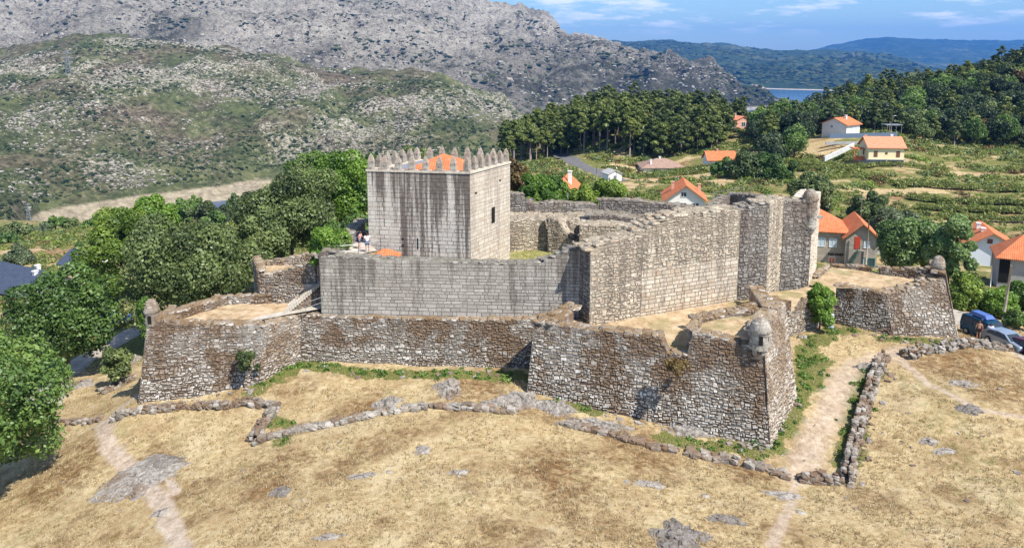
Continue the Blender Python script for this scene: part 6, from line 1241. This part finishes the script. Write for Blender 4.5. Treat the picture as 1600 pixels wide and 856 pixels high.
# ------------------------------------------------------------------ vehicles
def loft_car(name, px, py, Y, yaw, label, prof, W, col, wheel_x, win, cat='car', rack=False):
    """prof: side outline (x along length, z); the upper part narrows"""
    x, y = XY(px, py, Y); root = empty(name, (x, y, gz(x, y) + .07), R(yaw), label, cat); paint = NT(name + '_paint').done(col, .28, None, .5, .3)
    zs = [p[1] for p in prof]; zmax = max(zs); V = []; n = len(prof)
    def hw(z): return W / 2 * (1 - .16 * max(0, (z - .85) / (zmax - .85)) ** 1.2) - (.05 if z < .35 else 0)
    secs = [(-1, .96), (-.93, 1), (0, 1.0), (.93, 1), (1, .96)]
    cx_ = sum(p[0] for p in prof) / n; cz_ = .8
    for s_, k in secs:
        for (a, z) in prof: V.append((cx_ + (a - cx_) * k, s_ * hw(z), cz_ + (z - cz_) * (k if z > .4 else 1)))
    F = []
    for i in range(4):
        for j in range(n): j2 = (j + 1) % n; F.append((i * n + j, i * n + j2, (i + 1) * n + j2, (i + 1) * n + j))
    F += [tuple(range(n))[::-1], tuple(range(4 * n, 5 * n))]
    MB().add(V, F).build('body', paint, root)
    for s_ in (-1, 1):
        for w4 in win:
            P_ = [(a, s_ * (hw(z) + .004), z) for a, z in w4]; P2 = [(a, s_ * (hw(z) - .05), z) for a, z in w4]; MB().add(P_ + P2, [(0, 1, 2, 3), (7, 6, 5, 4), (0, 4, 5, 1), (1, 5, 6, 2), (2, 6, 7, 3), (3, 7, 4, 0)]).build('side_window', M['glass'], root)
        for wx in wheel_x:
            m = MB(); t_ = [(wx + .32 * math.cos(a), .32 * math.sin(a) + .32) for a in np.linspace(0, 6.283, 17)[:-1]]
            V = [(a, s_ * (W / 2 - .2), b) for a, b in t_] + [(a, s_ * (W / 2 + .015), b) for a, b in t_]; m.add(V, [(i, (i + 1) % 16, 16 + (i + 1) % 16, 16 + i) for i in range(16)] + [tuple(range(16)), tuple(range(16, 32))]); wo = m.build('wheel', M['tyre'], root)
            m = MB(); t_ = [(wx + .2 * math.cos(a), .2 * math.sin(a) + .32) for a in np.linspace(0, 6.283, 13)[:-1]]; V = [(a, s_ * (W / 2 - .1), b) for a, b in t_] + [(a, s_ * (W / 2 + .03), b) for a, b in t_]; m.add(V, [(i, (i + 1) % 12, 12 + (i + 1) % 12, 12 + i) for i in range(12)] + [tuple(range(12)), tuple(range(12, 24))]); m.build('rim', M['metal'], wo)
        xf = max(p[0] for p in prof); m = MB(); m.box(xf - .12, xf + .01, s_ * W * .36 - .16, s_ * W * .36 + .16, .62, .78); m.build('headlight', M['palepane'], root)
        xb = min(p[0] for p in prof); m = MB(); m.box(xb - .01, xb + .1, s_ * W * .4 - .09, s_ * W * .4 + .09, .75, 1.0); m.build('tail_light', M['redoor'], root)
    return root, hw
M['tint'] = plain('tinted_windscreen', (.03, .045, .06), .75, .1, 2, spec=.1); M['tyre'] = plain('tyre_rubber', (.02, .02, .02), .9)
vanp = [(-2.15, .28), (2.15, .28), (2.25, .6), (2.15, .95), (1.45, 1.12), (.85, 1.82), (.6, 1.92), (-1.95, 1.92), (-2.12, 1.75), (-2.2, 1.0)]
r_, hw = loft_car('parked_van', 1540, 515, 71.2, -74, 'teal van with a roof box and dark windows parked by the right bastion', vanp, 1.85, (.006, .05, .11), (-1.35, 1.4), [[(-1.85, 1.12), (-.75, 1.12), (-.75, 1.68), (-1.85, 1.68)], [(-.65, 1.12), (.3, 1.12), (.3, 1.68), (-.65, 1.68)], [(.4, 1.12), (1.3, 1.12), (.85, 1.68), (.4, 1.68)]], 'van')
wp = [(1.47, 1.14), (.9, 1.80)]; V = [(wp[0][0] + .02, -.78, wp[0][1]), (wp[0][0] + .02, .78, wp[0][1]), (wp[1][0] + .02, .66, wp[1][1]), (wp[1][0] + .02, -.66, wp[1][1])]; MB().add(V + [(a - .06, b, c_) for a, b, c_ in V], [(0, 1, 2, 3), (7, 6, 5, 4), (0, 4, 5, 1), (1, 5, 6, 2), (2, 6, 7, 3), (3, 7, 4, 0)]).build('windscreen', M['tint'], r_)
m = MB(); V = [(-1.5, -.55, 2.02), (.5, -.55, 2.02), (.5, .55, 2.02), (-1.5, .55, 2.02), (-1.35, -.42, 2.34), (.2, -.42, 2.30), (.2, .42, 2.30), (-1.35, .42, 2.34)]; m.add(V, [(3, 2, 1, 0), (4, 5, 6, 7), (0, 1, 5, 4), (1, 2, 6, 5), (2, 3, 7, 6), (3, 0, 4, 7)]); [m.box(a, a + .06, -.75, .75, 1.93, 2.015) for a in (-1.2, .1)]; m.build('roof_box', NT('roof_box_plastic').done((.06, .12, .34), .35, None, .5), r_)
carp = [(-2.0, .28), (2.0, .28), (2.1, .5), (2.0, .78), (1.15, .92), (.45, 1.40), (-.3, 1.47), (-1.3, 1.36), (-1.95, 1.0), (-2.08, .7)]
cw_ = [[(-1.5, .95), (-.75, .95), (-.6, 1.33), (-1.2, 1.28)], [(-.68, .95), (.1, .95), (.1, 1.36), (-.5, 1.35)], [(.18, .95), (.95, .95), (.4, 1.32), (.18, 1.35)]]
for (px, py, Y, yaw, col, lab_) in ((1573, 528, 67.9, -76, (.25, .31, .40), 'silver-blue hatchback parked in front of the teal van'), (1614, 536, 65.8, -76, (.09, .008, .03), 'dark wine-red car cut off by the right edge'), (178, 487, 88, 30, (.05, .12, .32), 'blue car half hidden under the trees left of the sentry box')):
    r_, hw = loft_car('parked_car', px, py, Y, yaw, lab_, carp, 1.72, col, (-1.25, 1.28), cw_); V = [(1.14, -.72, .95), (1.14, .72, .95), (.5, .6, 1.38), (.5, -.6, 1.38)]; MB().add(V + [(a - .06, b, c_ - .02) for a, b, c_ in V], [(0, 1, 2, 3), (7, 6, 5, 4), (0, 4, 5, 1), (1, 5, 6, 2), (2, 6, 7, 3), (3, 7, 4, 0)]).build('windscreen', M['tint'], r_)

# ------------------------------------------------------------------ people
def skin_mesh(name, V, E, Rr, mat, parent, root=0):
    me = bpy.data.meshes.new(name); me.from_pydata(V, E, []); me.materials.append(mat); o = link(name, me, parent); o.modifiers.new('skin', 'SKIN'); me.skin_vertices or None
    for i, r in enumerate(Rr): me.skin_vertices[0].data[i].radius = r if hasattr(r, '__len__') else (r, r)
    me.skin_vertices[0].data[root].use_root = True; s_ = o.modifiers.new('sub', 'SUBSURF'); s_.levels = 2; s_.render_levels = 2
    for p in me.polygons: p.use_smooth = True
    return o
SKIN = plain('skin', (.50, .27, .18), .6, .05)
def person(x, y, z, yaw, label, top, bottom, hair, H=1.72, arms='down', female=False, lean=0.0, topless=False):
    root = empty('person', (x, y, z), R(yaw), label, 'person'); k = H / 1.72
    J = dict(pel=(0, 0, .93), wai=(lean * .1, 0, 1.08), che=(lean * .3, 0, 1.30), nec=(lean * .45, 0, 1.46), hd=(lean * .5, 0, 1.56), top=(lean * .52, 0, 1.68))
    sh = .17 if female else .195; hp = .10
    for s_, n_ in ((1, 'l'), (-1, 'r')):
        J['sh' + n_] = (lean * .38, s_ * sh, 1.40); J['hip' + n_] = (0, s_ * hp, .90); J['kn' + n_] = (.03 if s_ > 0 else .0, s_ * .11, .50); J['an' + n_] = (-.02 if s_ > 0 else .02, s_ * .12, .09); J['to' + n_] = (.15 if s_ > 0 else .17, s_ * .13, .035)
        if arms == 'down' or s_ < 0: J['el' + n_] = (lean * .3 - .02, s_ * (sh + .07), 1.12); J['wr' + n_] = (lean * .3 + .08, s_ * (sh + .08), .90); J['ha' + n_] = (lean * .3 + .11, s_ * (sh + .07), .80)
        else: J['el' + n_] = (lean * .3 + .08, s_ * (sh + .05), 1.15); J['wr' + n_] = (lean * .3 + .30, s_ * (sh - .04), 1.18); J['ha' + n_] = (lean * .3 + .38, s_ * (sh - .06), 1.22)
    order = list(J); idx = {a: i for i, a in enumerate(order)}; V = [tuple(c * k for c in J[a]) for a in order]
    E = [('pel', 'wai'), ('wai', 'che'), ('che', 'nec'), ('nec', 'hd'), ('hd', 'top')]
    for n_ in 'lr': E += [('che', 'sh' + n_), ('sh' + n_, 'el' + n_), ('el' + n_, 'wr' + n_), ('wr' + n_, 'ha' + n_), ('pel', 'hip' + n_), ('hip' + n_, 'kn' + n_), ('kn' + n_, 'an' + n_), ('an' + n_, 'to' + n_)]
    rad = dict(pel=(.11, .13), wai=(.09, .115), che=(.11, .14), nec=.055, hd=.088, top=.075)
    for n_ in 'lr': rad.update({'sh' + n_: .055, 'el' + n_: .04, 'wr' + n_: .028, 'ha' + n_: (.035, .02), 'hip' + n_: .085, 'kn' + n_: .055, 'an' + n_: .04, 'to' + n_: .035})
    sc1 = lambda r: tuple(q * k for q in r) if hasattr(r, '__len__') else r * k
    skin_mesh('body', V, [(idx[a], idx[b]) for a, b in E], [sc1(rad[a]) for a in order], SKIN, root)
    def sub(name, names, edges, mat, grow_):
        ii = {a: i for i, a in enumerate(names)}; skin_mesh(name, [tuple(c * k for c in (J[a] if a in J else extra[a])) for a in names], [(ii[a], ii[b]) for a, b in edges], [tuple((q + grow_) * k for q in (rad[a] if hasattr(rad.get(a, .05), '__len__') else (rad.get(a, .06),) * 2)) for a in names], mat, root)
    extra = {}
    for n_ in 'lr':
        a, b = np.array(J['sh' + n_]), np.array(J['el' + n_]); extra['sl' + n_] = tuple(a + (b - a) * .55); a, b = np.array(J['hip' + n_]), np.array(J['kn' + n_]); extra['tl' + n_] = tuple(a + (b - a) * .72); rad['tl' + n_] = .075; rad['sl' + n_] = .05
    if not topless: sub('shirt', ['pel', 'wai', 'che', 'shl', 'shr', 'sll', 'slr'], [('pel', 'wai'), ('wai', 'che'), ('che', 'shl'), ('che', 'shr'), ('shl', 'sll'), ('shr', 'slr')], top, .022)
    sub('shorts', ['pel', 'hipl', 'hipr', 'tll', 'tlr'], [('pel', 'hipl'), ('pel', 'hipr'), ('hipl', 'tll'), ('hipr', 'tlr')], bottom, .028)
    m = MB(); m.lathe([(.001, -.02), (.07, -.01), (.098, .05), (.10, .10), (.085, .155), (.05, .185), (.001, .195)], (0, 0, 0), 12); o = m.build('hair', hair, root, smooth=True); o.location = (J['hd'][0] * k - .015, 0, 1.53 * k)
    return root
WT = plain('white_cotton', (.74, .76, .82), .9, .05); BS = plain('denim_blue', (.06, .10, .22), .9); DKH = plain('dark_hair', (.03, .02, .015), .7); PK = plain('pink_cotton', (.70, .38, .38), .9); BR = plain('brown_hair', (.10, .05, .03), .7)
x, y = XY(574, 391, 66.4); person(x, y, 8.62, 100, 'person in white T-shirt and blue shorts standing on the wall walk, seen from behind', WT, BS, DKH, 1.76, 'down')
x, y = XY(561.5, 386, 67.6); person(x, y, 8.62, -20, 'person in pale pink top and blue shorts leaning beside the white-shirted one', PK, BS, BR, 1.62, 'fwd', True, .35)
x, y = XY(1534, 524, 69.3); x -= .3; person(x, y, gz(x, y) + .07, 60, 'bare-backed person standing at the open side of the teal van', WT, DKH, BR, 1.75, 'down', topless=True)
x, y = XY(1550, 522, 69.2); x -= .2; person(x, y, gz(x, y) + .07, -110, 'person in light top at the front door of the teal van', WT, BS, DKH, 1.7, 'fwd', lean=.3)
